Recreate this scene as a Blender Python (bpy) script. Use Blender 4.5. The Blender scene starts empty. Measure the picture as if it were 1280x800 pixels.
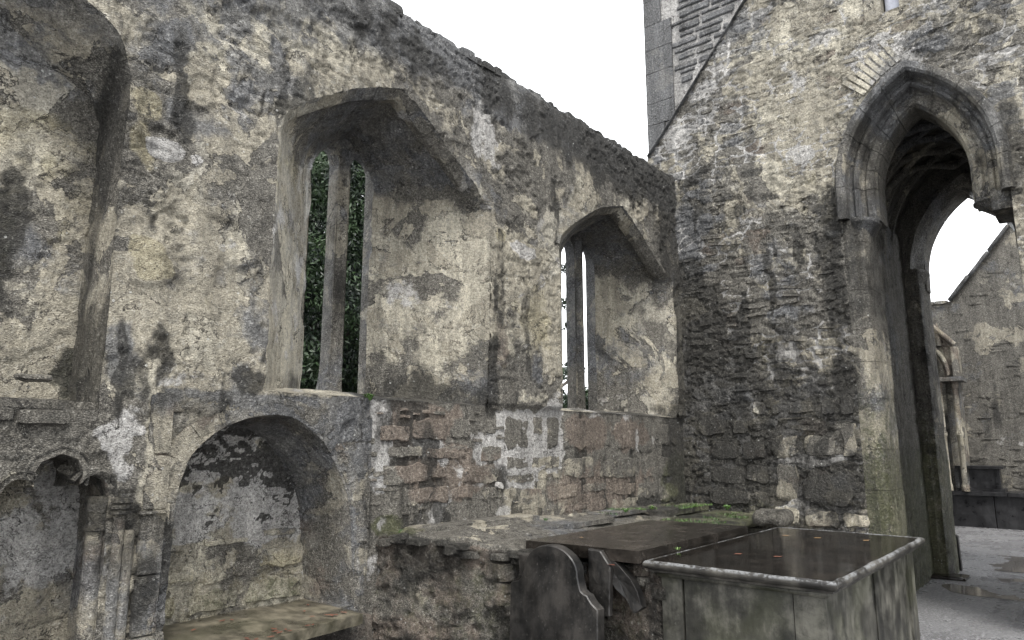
import bpy, random, math
import numpy as np
from math import sin, cos, pi, radians, sqrt, atan2

random.seed(7); rng = np.random.default_rng(7)
sc = bpy.context.scene
COL = sc.collection

# ------------------------------------------------------------------ camera
cam = bpy.data.cameras.new('camera'); cam_ob = bpy.data.objects.new('camera', cam); COL.objects.link(cam_ob)
cam.sensor_width = 36.0; cam.lens = 36.0 * 875 / 1280; cam.clip_start = .05; cam.clip_end = 500
cam_ob.location = (0, 0, 1.6)
cam_ob.rotation_euler = (radians(90 + 10.1), 0, radians(39.8 - 90))
sc.camera = cam_ob

# ------------------------------------------------------------------ world, sun, exposure
w = bpy.data.worlds.new('World'); sc.world = w; w.use_nodes = True
wn = w.node_tree.nodes; wl = w.node_tree.links; wn.clear()
wo = wn.new('ShaderNodeOutputWorld'); bg = wn.new('ShaderNodeBackground'); bg.inputs['Strength'].default_value = .1
sky = wn.new('ShaderNodeTexSky'); sky.sky_type = 'NISHITA'; sky.sun_disc = False
SUN_EL, SUN_AZ = 64.0, 232.0          # azimuth measured counter-clockwise from +X: where the sun stands
sky.sun_elevation = radians(SUN_EL); sky.sun_rotation = radians(90 - SUN_AZ)
sky.air_density = 1.5; sky.dust_density = 6
cl = wn.new('ShaderNodeTexNoise'); cl.inputs['Scale'].default_value = 1.6; cl.inputs['Detail'].default_value = 5
cr = wn.new('ShaderNodeValToRGB')
cr.color_ramp.elements[0].position = .3; cr.color_ramp.elements[0].color = (10.4, 10.6, 10.9, 1)
cr.color_ramp.elements[1].position = .7; cr.color_ramp.elements[1].color = (11.6, 11.8, 12.0, 1)
mx = wn.new('ShaderNodeMix'); mx.data_type = 'RGBA'; mx.inputs['Factor'].default_value = .9
tc = wn.new('ShaderNodeTexCoord')
wl.new(tc.outputs['Generated'], cl.inputs['Vector']); wl.new(cl.outputs['Fac'], cr.inputs['Fac'])
wl.new(sky.outputs['Color'], mx.inputs[6]); wl.new(cr.outputs['Color'], mx.inputs[7])
wl.new(mx.outputs[2], bg.inputs['Color']); wl.new(bg.outputs['Background'], wo.inputs['Surface'])
sun = bpy.data.lights.new('sun', 'SUN'); sun.energy = 1.5; sun.angle = radians(14); sun.color = (1, .97, .92)
sun_ob = bpy.data.objects.new('sun', sun); COL.objects.link(sun_ob); sun_ob.location = (0, 0, 20)
sun_ob.rotation_euler = (0, radians(90 - SUN_EL), radians(SUN_AZ))
sc.view_settings.view_transform = 'Standard'; sc.view_settings.look = 'None'; sc.view_settings.gamma = 1
sc.view_settings.use_curve_mapping = False; sc.view_settings.exposure = 1.55

# ------------------------------------------------------------------ tables measured on the walls (metres)
STONES_N=[(3.03, 1.615, 3.326, 1.738), (3.325, 1.616, 3.685, 1.79), (3.693, 1.623, 3.942, 1.817), (3.11, 1.502, 3.451, 1.599), (3.466, 1.479, 3.909, 1.599), (3.075, 1.326, 3.517, 1.486), (3.524, 1.357, 3.692, 1.447), (3.817, 1.3, 4.269, 1.449), (3.261, 1.182, 3.712, 1.318), (3.744, 1.198, 3.975, 1.302), (4.002, 1.176, 4.289, 1.283), (2.929, 1.41, 3.027, 1.461), (2.919, 1.349, 3.05, 1.395), (3.129, 1.232, 3.24, 1.274), (3.006, 1.29, 3.113, 1.331), (2.92, 1.589, 3.019, 1.656), (2.93, 1.507, 3.049, 1.568), (2.977, 1.201, 3.09, 1.241), (3.066, 1.123, 3.188, 1.164), (4.317, 1.548, 4.636, 1.858), (4.669, 1.672, 4.835, 1.854), (4.868, 1.545, 5.055, 1.875), (5.079, 1.527, 5.699, 1.882), (5.742, 1.569, 5.913, 1.889), (5.985, 1.52, 6.403, 1.853), (6.436, 1.517, 6.739, 1.864), (6.81, 1.564, 7.291, 1.85), (4.034, 1.464, 4.298, 1.599), (4.337, 1.395, 4.624, 1.516), (4.645, 1.385, 5.073, 1.512), (5.096, 1.294, 5.631, 1.492), (5.659, 1.27, 6.4, 1.483), (6.432, 1.249, 6.768, 1.492), (6.802, 1.241, 7.279, 1.479), (3.964, 1.337, 4.036, 1.456), (4.318, 1.28, 4.708, 1.381), (4.73, 1.303, 5.071, 1.37), (4.299, 1.186, 4.477, 1.273), (4.498, 1.146, 4.817, 1.261), (4.85, 1.12, 5.349, 1.262), (5.401, 1.161, 5.832, 1.262), (5.888, 1.105, 6.371, 1.242), (6.402, 1.047, 6.82, 1.231), (6.853, 0.987, 7.293, 1.205), (4.518, 1.068, 4.837, 1.131), (4.86, 1.036, 5.019, 1.115), (5.042, 1.013, 5.512, 1.095), (5.553, 0.984, 5.811, 1.128), (5.867, 0.967, 6.442, 1.088), (6.504, 0.901, 7.241, 0.999), (4.141, 1.862, 4.296, 2.014), (3.977, 1.696, 4.068, 1.818), (4.087, 1.673, 4.239, 1.81), (3.943, 1.599, 4.07, 1.659)]
STONES_NB=[(1.12, 1.739, 1.279, 1.786), (0.96, 1.74, 1.1, 1.79), (0.997, 1.672, 1.32, 1.722), (0.943, 1.62, 1.126, 1.662), (1.14, 1.611, 1.355, 1.658), (1.42, 1.756, 1.541, 1.818), (1.39, 1.685, 1.532, 1.739), (1.42, 1.599, 1.532, 1.661), (1.448, 1.53, 1.553, 1.584), (1.391, 1.508, 1.435, 1.584), (1.477, 1.452, 1.553, 1.506), (1.409, 1.883, 1.584, 1.939), (1.793, 1.883, 2.038, 1.952), (1.585, 1.886, 1.766, 1.952), (1.857, 1.966, 2.09, 2.041), (1.362, 1.615, 1.419, 1.66), (0.97, 1.877, 1.131, 1.92)]
STONES_T=[(2.387, 1.46, 2.69, 1.713), (2.026, 1.465, 2.364, 1.694), (1.836, 1.468, 1.997, 1.847), (2.413, 1.018, 2.689, 1.42), (1.88, 1.009, 2.384, 1.372), (2.065, 0.773, 2.415, 0.973), (1.778, 0.797, 2.044, 0.961), (2.9, 1.684, 3.113, 1.881), (3.038, 1.41, 3.348, 1.651), (2.726, 1.44, 3.002, 1.649), (3.0, 1.171, 3.399, 1.376), (2.708, 1.184, 2.973, 1.399), (2.927, 0.953, 3.43, 1.139), (2.724, 0.956, 2.91, 1.136), (2.428, 0.796, 2.702, 0.987), (2.647, 0.768, 2.838, 0.929), (2.87, 0.777, 3.293, 0.926), (2.21, 1.898, 2.489, 2.053), (2.011, 1.892, 2.186, 2.059), (1.831, 1.887, 1.986, 2.099), (2.514, 1.897, 2.681, 2.063), (2.715, 1.902, 2.87, 2.071), (3.147, 1.695, 3.523, 1.959)]
BLOBS=[('w1', 1.4, 3.36, 0.109, 0.097, 5, 0.9), ('w1', 1.41, 3.15, 0.078, 0.173, 5, 0.8), ('w1', 1.46, 3.32, 0.104, 0.115, 1, 0.35), ('w1', 1.52, 3.14, 0.082, 0.07, 3, 0.8), ('w1', 1.66, 3.14, 0.06, 0.045, 3, 0.7), ('w1', 1.7, 3.65, 0.117, 0.19, 0, 1), ('w1', 1.55, 3.76, 0.06, 0.056, 3, 0.4), ('w1', 1.47, 2.53, 0.14, 0.149, 5, 0.9), ('w1', 1.47, 2.53, 0.14, 0.149, 7, 1.0), ('w1', 1.77, 2.85, 0.268, 0.271, 0, 0.4), ('w1', 1.97, 2.99, 0.185, 0.19, 7, 0.7), ('w1', 1.85, 2.96, 0.139, 0.084, 6, 0.6), ('w1', 1.71, 2.61, 0.087, 0.22, 6, 0.55), ('w1', 1.85, 2.34, 0.226, 0.177, 5, 0.35), ('w1', 1.99, 2.62, 0.164, 0.139, 4, 0.3), ('w1', 1.38, 2.05, 0.088, 0.235, 6, 0.7), ('w1', 1.38, 2.23, 0.074, 0.119, 5, 0.3), ('w1', 1.67, 2.25, 0.25, 0.127, 3, 0.25), ('w1', 1.47, 1.74, 0.149, 0.234, 3, 0.3), ('w1', 1.87, 2.1, 0.225, 0.131, 5, 0.45), ('w1', 1.69, 1.95, 0.249, 0.083, 3, 0.4), ('w1', 1.44, 3.66, 0.202, 0.18, 6, 0.5), ('w1', 1.66, 3.37, 0.262, 0.138, 6, 0.45), ('w1', 2.09, 4.05, 0.475, 0.364, 6, 0.5), ('w1', 1.98, 3.69, 0.301, 0.3, 6, 0.35), ('w1', 2.66, 4.21, 0.391, 0.231, 0, 0.6), ('w1', 4.8, 4.72, 1.748, 0.46, 6, 0.6), ('w1', 5.45, 4.52, 1.638, 0.329, 1, 0.4), ('w1', 3.69, 4.73, 0.723, 0.277, 6, 0.6), ('w1', 6.26, 4.52, 1.0, 0.321, 1, 0.6), ('w1', 3.31, 4.5, 0.403, 0.163, 1, 0.35), ('w1', 4.01, 4.12, 0.137, 0.281, 3, 0.55), ('w1', 4.14, 3.98, 0.121, 0.17, 3, 0.6), ('w1', 4.42, 4.57, 0.177, 0.456, 5, 0.25), ('w1', 4.51, 3.23, 0.173, 0.071, 3, 1), ('w1', 4.26, 3.32, 0.102, 0.083, 5, 0.8), ('w1', 4.62, 3.8, 0.566, 0.445, 5, 0.3), ('w1', 4.66, 2.66, 0.442, 0.488, 5, 0.55), ('w1', 4.27, 2.41, 0.159, 0.328, 4, 0.5), ('w1', 4.87, 2.99, 0.236, 0.658, 0, 1), ('w1', 4.25, 3.08, 0.081, 0.545, 1, 0.6), ('w1', 4.16, 2.08, 0.115, 0.444, 1, 0.75), ('w1', 4.74, 2.32, 0.135, 0.25, 6, 0.7), ('w1', 4.21, 3.2, 0.161, 0.068, 3, 0.3), ('w1', 7.53, 3.09, 0.459, 1.166, 1, 0.6), ('w1', 7.3, 1.58, 0.425, 0.615, 1, 0.9), ('w1', 7.2, 3.96, 0.36, 0.591, 1, 0.5), ('w1', 7.27, 1.22, 0.477, 0.43, 2, 0.5), ('w1', 3.41, 1.74, 0.529, 0.194, 4, 0.7), ('w1', 3.74, 1.41, 0.577, 0.227, 4, 0.6), ('w1', 3.02, 1.58, 0.133, 0.31, 3, 0.7), ('w1', 3.54, 1.69, 0.315, 0.113, 1, 0.4), ('w1', 4.54, 1.58, 0.416, 0.322, 3, 0.55), ('w1', 4.96, 1.68, 0.163, 0.412, 3, 0.5), ('w1', 5.5, 1.72, 0.425, 0.19, 4, 1), ('w1', 6.34, 1.69, 0.415, 0.177, 4, 0.9), ('w1', 5.7, 1.21, 1.082, 0.288, 4, 0.5), ('w1', 4.23, 1.33, 0.171, 0.183, 1, 0.8), ('w1', 3.04, 1.27, 0.2, 0.202, 5, 0.4), ('w1', 6.54, 1.01, 0.974, 0.156, 1, 0.7), ('w1', 7.06, 0.9, 1.08, 0.114, 2, 0.5), ('w1', 3.12, 1.09, 0.203, 0.061, 2, 0.6), ('w1', 1.83, 1.79, 0.174, 0.085, 1, 0.4), ('w1', 1.59, 1.59, 0.047, 0.277, 4, 0.4), ('w1', 1.13, 1.73, 0.255, 0.072, 1, 0.5), ('w1', 1.24, 1.64, 0.268, 0.036, 3, 0.4), ('w1', 1.06, 1.8, 0.186, 0.071, 2, 0.3), ('w1', 2.09, 1.94, 0.097, 0.09, 1, 0.7), ('w1', 1.29, 2.04, 0.035, 0.269, 1, 0.4), ('w1', 1.56, 1.13, 0.045, 0.454, 2, 0.2), ('w1', 1.58, 0.9, 0.075, 0.187, 1, 0.6), ('w2', 3.33, 6.62, 0.726, 1.268, 6, 0.5), ('w2', 3.61, 4.53, 0.416, 1.2, 6, 0.4), ('w2', 3.11, 4.59, 0.48, 0.676, 1, 0.3), ('w2', 2.15, 5.38, 0.5, 1.106, 0, 0.8), ('w2', 2.15, 4.1, 0.324, 1.05, 5, 0.35), ('w2', 0.54, 5.3, 0.494, 0.478, 5, 0.3), ('w2', 1.95, 3.45, 0.123, 1.005, 1, 0.65), ('w2', 1.99, 3.87, 0.157, 0.343, 6, 0.6), ('w2', 3.32, 2.55, 0.57, 0.633, 1, 0.5), ('w2', 3.28, 1.57, 0.553, 0.606, 1, 0.9), ('w2', 3.6, 1.04, 0.672, 0.348, 1, 0.8), ('w2', 2.65, 2.78, 0.257, 1.212, 5, 0.3), ('w2', 2.47, 2.32, 0.214, 0.585, 3, 0.35), ('w2', 2.98, 1.69, 0.071, 0.256, 3, 1.0), ('w2', 3.44, 1.56, 0.076, 0.176, 3, 0.7), ('w2', 2.72, 1.57, 0.084, 0.663, 1, 0.9), ('w2', 2.33, 1.57, 0.394, 0.4, 4, 0.2), ('w2', 2.12, 1.22, 0.301, 0.201, 1, 0.7), ('w2', 2.3, 1.89, 0.316, 0.162, 1, 0.8), ('w2', 2.26, 1.45, 0.387, 0.039, 3, 0.7), ('w2', 2.54, 1.24, 0.048, 0.322, 3, 0.4), ('w2', 3.62, 2.02, 0.296, 0.364, 3, 0.4), ('w2', 3.1, 5.27, 0.777, 0.592, 3, 0.25), ('w2', 3.45, 5.7, 0.416, 0.62, 3, 0.3), ('w2', 1.95, 5.71, 0.325, 0.368, 3, 0.3), ('w2', 1.34, 5.51, 0.261, 0.278, 3, 1), ('w2', 2.98, 0.9, 0.691, 0.164, 2, 0.5), ('w2', 3.59, 0.82, 0.478, 0.087, 2, 0.8), ('w2', 0.3, 4.35, 0.115, 0.598, 1, 0.6), ('w2', 3.57, 3.22, 0.502, 0.568, 1, 0.3), ('w2', 1.89, 2.2, 0.148, 0.475, 1, 0.5), ('w2', 2.18, 4.63, 0.165, 0.18, 3, 0.5), ('w2', 1.73, 4.24, 0.045, 0.17, 3, 0.3)]

# ------------------------------------------------------------------ noise
def _h(ix, iy, iz, seed):
    with np.errstate(over='ignore'):
        h = ix.astype(np.uint32) * np.uint32(374761393) + iy.astype(np.uint32) * np.uint32(668265263) + iz.astype(np.uint32) * np.uint32(2246822519) + np.uint32(seed * 3266489917 & 0xffffffff)
        h = (h ^ (h >> np.uint32(13))) * np.uint32(1274126177)
        h = (h ^ (h >> np.uint32(16))) * np.uint32(2654435761)
        h = h ^ (h >> np.uint32(15))
    return (h & np.uint32(0xffffff)).astype(np.float32) / np.float32(16777215)

def vn(P, seed=0):
    P = np.asarray(P, np.float32); f = np.floor(P); i = f.astype(np.int64); t = P - f; t = t * t * (3 - 2 * t)
    x, y, z = i[:, 0], i[:, 1], i[:, 2]
    def c(a, b, d): return _h(x + a, y + b, z + d, seed)
    tx, ty, tz = t[:, 0], t[:, 1], t[:, 2]
    a = c(0,0,0) * (1-tx) + c(1,0,0) * tx; b = c(0,1,0) * (1-tx) + c(1,1,0) * tx
    d = c(0,0,1) * (1-tx) + c(1,0,1) * tx; e = c(0,1,1) * (1-tx) + c(1,1,1) * tx
    return ((a*(1-ty)+b*ty)*(1-tz) + (d*(1-ty)+e*ty)*tz) * 2 - 1

def fbm(P, scale, octv=4, seed=0, gain=.5):
    if np.isscalar(scale): scale = (scale,)*3
    Q = np.asarray(P, np.float32) * np.array(scale, np.float32); r = 0; a = 1; s = 0
    for k in range(octv):
        r = r + a * vn(Q, seed + k * 17); s += a; a *= gain; Q = Q * 2.03 + 11.7
    return r / s

def voro(U, V, seed=0):
    """2-D cells: distance to nearest point, gap to second nearest, cell random"""
    iu = np.floor(U).astype(np.int64); iv = np.floor(V).astype(np.int64)
    f1 = np.full(U.shape, 9., np.float32); f2 = f1.copy(); cid = np.zeros(U.shape, np.float32)
    for a in (-1, 0, 1):
        for b in (-1, 0, 1):
            z = np.zeros_like(iu)
            px = iu + a + .12 + .76 * _h(iu + a, iv + b, z, seed); py = iv + b + .12 + .76 * _h(iu + a, iv + b, z, seed + 1)
            d = np.maximum(abs(px - U), abs(py - V)) * .55 + np.sqrt((px - U)**2 + (py - V)**2) * .45
            r = _h(iu + a, iv + b, z, seed + 2)
            n = d < f1
            f2 = np.where(n, f1, np.minimum(f2, d)); cid = np.where(n, r, cid); f1 = np.where(n, d, f1)
    return f1, f2 - f1, cid

def ss(x, a, b):
    t = np.clip((x - a) / (b - a), 0, 1); return t * t * (3 - 2 * t)

# ------------------------------------------------------------------ what each surface is made of
# masks: 0 plaster 1 dark 2 green 3 white lime 4 pink 5 yellow 6 slate grey 7 raise 8 tint
BASE = {
 'w1':   (.54, .20, .04, .15, .07, .06, .30, 0, .5),
 'w2':   (.28, .26, .05, .22, .05, .07, .18, 0, .5),
 'rev':  (.56, .24, .14, .18, .08, .20, .24, 0, .5),
 'soff': (.45, .45, .16, .02, .02, .10, .40, 0, .42),
 'dress':(.22, .28, .08, .12, .38, .06, .42, 0, .47),
 'nich': (.50, .06, .08, .72, .14, .10, .30, 0, .54),
 'jamb': (.34, .36, .36, .14, .05, .16, .24, 0, .46),
 'arch': (.26, .36, .08, .16, .00, .06, .50, 0, .46),
 'vault':(.28, .22, .30, .08, .04, .08, .34, 0, .58),
 'rim':  (.50, .16, .10, .22, .05, .10, .36, 0, .54),
 'mull': (.22, .34, .14, .08, .18, .06, .42, 0, .44),
 'plat': (.00, .52, .34, .05, .40, .22, .02, 0, .38),
 'top':  (.20, .18, .16, .12, .10, .22, .25, 0, .48),
 'rub':  (.15, .45, .12, .14, .12, .10, .20, 0, .42),
 'slate':(.00, .14, .02, .06, .00, .00, .95, 0, .46),
 'pale': (.60, .22, .05, .05, .45, .25, .05, 0, .46),
 'nich2':(.45, .20, .08, .42, .20, .10, .35, 0, .52),
 'far':  (.22, .32, .10, .16, .05, .08, .20, 0, .42),
}
def tower_cells(P):
    w = .35 * fbm(P, 3.5, 3, 171); w2_ = .5 * fbm(P, 6, 3, 172)
    return voro(P[:, 1] * 4.2 + w, P[:, 2] * 10 + w2_ * 1.1 + P[:, 1] * .15, 11)
def masks(P, kind):
    P = np.asarray(P, np.float32); n = len(P); M = np.zeros((n, 9), np.float32); M[:] = np.array(BASE[kind], np.float32)
    a = fbm(P, 1.3, 4, 3); b = fbm(P, 3.1, 3, 5); st = fbm(P + .10 * fbm(P, 4, 3, 10)[:, None], (7, 7, 1.1), 4, 9, .6)
    M[:, 0] += .75 * a + .35 * b
    M[:, 1] += .35 * st + .40 * fbm(P, 1.9, 4, 21)
    M[:, 2] += .12 * fbm(P, 1.5, 2, 31) - .04 * np.clip(P[:, 2] - 1.5, -1, 2)
    M[:, 3] += .55 * fbm(P, 3.7, 4, 41)
    M[:, 5] += .45 * fbm(P, 2.3, 4, 51); M[:, 4] += .35 * fbm(P, 2.9, 4, 55)
    M[:, 6] += .60 * fbm(P, 2.0, 4, 61)
    M[:, 8] += .05 * b
    if kind in ('plat', 'rub', 'vault'): M[:, 0] *= .35
    if kind == 'plat': M[:, 4] += .15; M[:, 5] *= .6
    if kind == 'vault': M[:, 2] += .4 * ss(P[:, 2], 2.4, .4); M[:, 1] += .2 * ss(P[:, 2], 2.0, 3.6) * ss(P[:, 2], 4.6, 3.9)
    U = P[:, 0] if kind not in ('w2', 'slate') else P[:, 1]
    if kind in ('w1', 'dress', 'nich', 'top'):
        K = 'w1'
    elif kind in ('w2', 'slate', 'arch', 'jamb'):
        K = 'w2'; U = P[:, 1]
    else: K = None
    if K and kind not in ('slate',):
        wu = .07 * fbm(P, 5, 3, 71); wz = .07 * fbm(P, 5, 3, 72); er = .22 * b; brk = fbm(P, 11, 4, 73)
        for (k, x, z, rx, rz, ch, am) in BLOBS:
            if k != K: continue
            if ch in (5, 6, 3, 1): am = am * (.58 if ch == 6 else .76)
            if kind != K and ch in (0, 7, 3, 4): continue
            sel = (abs(U - x) < rx * 1.6 + .1) & (abs(P[:, 2] - z) < rz * 1.6 + .1)
            if not sel.any(): continue
            r = np.sqrt(((U[sel] + wu[sel] - x) / rx)**2 + ((P[sel, 2] + wz[sel] - z) / rz)**2) + er[sel]
            soft = .75 if ch in (5, 4, 6, 1, 2) else .25
            m = ss(r + .35 * brk[sel], 1.2, .45 if soft > .5 else .8) * am
            M[sel, ch] = np.maximum(M[sel, ch], M[sel, ch] * (1 - m) + m * (1.0 if ch != 7 else 1))
            if ch in (3, 5, 0): M[sel, 6] *= 1 - .8 * m; M[sel, 1] *= 1 - .6 * m
    if kind == 'w1':
        x, z = P[:, 0], P[:, 2]
        top = ss(z + .18 * a + .1 * st, 3.95, 4.6)
        M[:, 6] = np.maximum(M[:, 6], .75 * top); M[:, 1] += .22 * top; M[:, 0] -= .35 * top; M[:, 5] -= .3 * top
        low = ss(z, 1.98, 1.86) * ss(x, 2.9, 3.0)                       # bare masonry under the windows
        M[:, 0] -= .6 * low; M[:, 3] += (.25 - .10 * ss(x, 3.8, 6.5)) * low; M[:, 5] -= .1 * low; M[:, 4] += .18 * low; M[:, 6] *= 1 - .6 * low
        mid = ss(x + .15 * a, 6.7, 7.35); M[:, 1] += .42 * mid; M[:, 2] += .2 * mid * ss(z, 3, 1.5); M[:, 1] += .30 * ss(st, .05, .45) * ss(z, 4.7, 3.2); M[:, 5] -= .2 * mid
        fr_ = ss(x, 1.60, 1.64) * ss(x, 2.95, 2.92) * ss(z, 1.90, 1.87); M[:, 0] = M[:, 0] * (1 - fr_) + .25 * fr_; M[:, 6] += .25 * fr_; M[:, 4] += .22 * fr_; M[:, 3] *= 1 - .6 * fr_; M[:, 8] -= .05 * fr_
        lb = ss(z + .1 * a, 1.95, 1.8) * ss(x, 1.6, 1.45); M[:, 0] -= .5 * lb; M[:, 3] += .2 * lb * ss(x, 1.3, 1.45)
    if kind == 'nich':
        x, z = P[:, 0], P[:, 2]
        k = ss(fbm(P, (13, 13, 19), 5, 81, .62) + .45 * ss(z, 1.15, 1.5) - .35 * ss(z, 1.15, .95) + .25 * ss(abs(x - 2.55), .25, .05) - .22, .13, .22)
        M[:, 1] = np.maximum(M[:, 1] * .5, k * 1.0); M[:, 2] += .2 * ss(z, 1.0, .7); M[:, 3] -= .45 * ss(z, 1.1, .9); M[:, 5] += .3 * ss(z, 1.0, .75)
    if kind == 'jamb':
        M[:, 2] += .25 * ss(P[:, 2], 3.0, .6)
    if kind == 'w2':
        y, z = P[:, 1], P[:, 2]
        st_, gp, ci = tower_cells(P); M[:, 8] += (ci - .5) * .30; M[:, 3] += .42 * ss(gp, .16, .03) * ss(b, -.25, .1); M[:, 6] += .25 * (ci > .7); M[:, 4] += .3 * (ci < .2); M[:, 1] += .2 * ((ci > .45) & (ci < .55))
        M[:, 1] += .32 * ss(z + .5 * a, 3.6, 1.7) - .06 * ss(z, 4, 5); M[:, 0] += .25 * ss(z, 3.6, 4.6) * ss(y, 3.2, 2.4)
        M[:, 5] += .1 * ss(z, 3.5, 5); M[:, 1] += .30 * ss(y, 3.1, 3.6) * ss(z, 4.5, 3.5); M[:, 1] += .35 * ss(st, .05, .4) * ss(z, 5, 3)
        M[:, 3] += .2 * ss(z, 1.6, 1.4) * ss(y, 2.9, 2.6)
    return np.clip(M, 0, 1)

def disp(P, kind, M):
    """outward relief in metres"""
    P = np.asarray(P, np.float32)
    a = fbm(P, 1.3, 4, 3)
    rough = fbm(P, (16, 16, 26), 4, 101, .6)
    if kind in ('w1', 'rev'):
        pl = ss(fbm(P, 1.55, 5, 111, .55), -.10, -.06) ; pl2 = ss(fbm(P, 2.7, 5, 121, .55), .10, .13)
        pl3 = ss(fbm(P, 3.6, 4, 131, .55), -.22, -.19)
        crk = ss(abs(fbm(P, 2.1, 5, 141, .55) + .04), .0, .012)
        rub = 1 - pl * .75
        pl4 = ss(fbm(P, 6.5, 5, 135, .62), .04, .075); pl5 = ss(fbm(P, (9, 9, 15), 4, 136, .62), -.02, .03)
        h = .020 * pl + .012 * pl2 + .010 * pl3 + .006 * pl4 + .007 * pl5 * rub + .014 * a + .008 * rough * rub + .0035 * fbm(P, 48, 3, 151, .7) * (.5 + rub) - .006 * (1 - crk) + .014 * M[:, 7]
        st, gap, cid = voro(P[:, 0] * 5.2 + .3 * fbm(P, 4, 2, 152), P[:, 2] * 9 + .3 * fbm(P, 4, 2, 153), 7)
        h += (1 - pl) * (.010 * ss(gap, .02, .2) - .006 + .008 * cid)
        h += .003 * M[:, 3]
        if kind == 'w1':
            low = ss(P[:, 2], 1.93, 1.89) * ss(P[:, 0], 2.93, 2.97); h = h * (1 - low) + low * (.001 + .008 * rough + .012 * a + .004 * fbm(P, 40, 3, 154))
            edge = ss(P[:, 2], 4.0, 4.6); h += edge * (.010 * fbm(P, (12, 12, 12), 3, 161))
        if kind == 'rev': h = h * .7
        return h
    if kind == 'w2':
        w = .35 * fbm(P, 3.5, 3, 171); sc_ = 4.6
        w2_ = .5 * fbm(P, 6, 3, 172); st, gap, cid = tower_cells(P)
        st2, gap2, cid2 = voro(P[:, 1] * 15 + w2_, P[:, 2] * 22 + w2_ * 2, 15)
        pl = ss(fbm(P, 1.9, 5, 181, .55) + .3 * (M[:, 0] - .4), .08, .16)
        sto = .011 * ss(gap, .02, .22) - .008 + .012 * (cid - .5) + .008 * ss(gap2, .02, .2) + .008 * cid2
        pb = fbm(P, (24, 20, 30), 3, 195, .6)
        fl = ss(fbm(P, (8, 8, 14), 5, 197, .62), .0, .04); fl2 = ss(fbm(P, (15, 15, 26), 4, 198, .62), .03, .08)
        return (1 - .6 * pl) * sto * 1.0 + .010 * pl + .004 * rough + .022 * a + .006 * pb + .004 * fl + .004 * fl2 + .005 * fbm(P, 45, 3, 191, .7)
    if kind == 'slate':
        return .004 * rough - .008
    if kind == 'far':
        w = .35 * fbm(P, 3.5, 3, 171)
        st, gap, cid = voro(P[:, 1] * 3.2 + w, P[:, 2] * 8 + w, 11)
        return .008 * ss(gap, .02, .2) + .006 * cid + .008 * rough + .010 * a
    if kind in ('nich', 'nich2'):
        w = .3 * fbm(P, 4, 3, 201)
        st, gap, cid = voro(P[:, 0] * 3.2 + w, P[:, 2] * 7.5 + w, 19)
        return .012 * ss(gap, .02, .12) + .012 * cid + .010 * rough + .014 * M[:, 1] * fbm(P, 24, 3, 211)
    if kind == 'soff':
        return .010 * rough + .012 * a
    if kind == 'vault':
        return .012 * rough + .02 * a
    if kind == 'plat':
        return .035 * fbm(P, 3.2, 4, 221) + .034 * rough + .018 * ss(fbm(P, 5, 5, 231, .6), 0, .1)
    if kind == 'top':
        return .02 * fbm(P, (2.4, 4.5, 2), 4, 241) + .008 * rough + .014 * ss(fbm(P, (3, 7, 3), 4, 251), .05, .09)
    if kind == 'rub':
        return .02 * fbm(P, 6, 4, 221) + .012 * rough
    return .006 * rough + .008 * fbm(P, 3, 3, 261)

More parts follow.
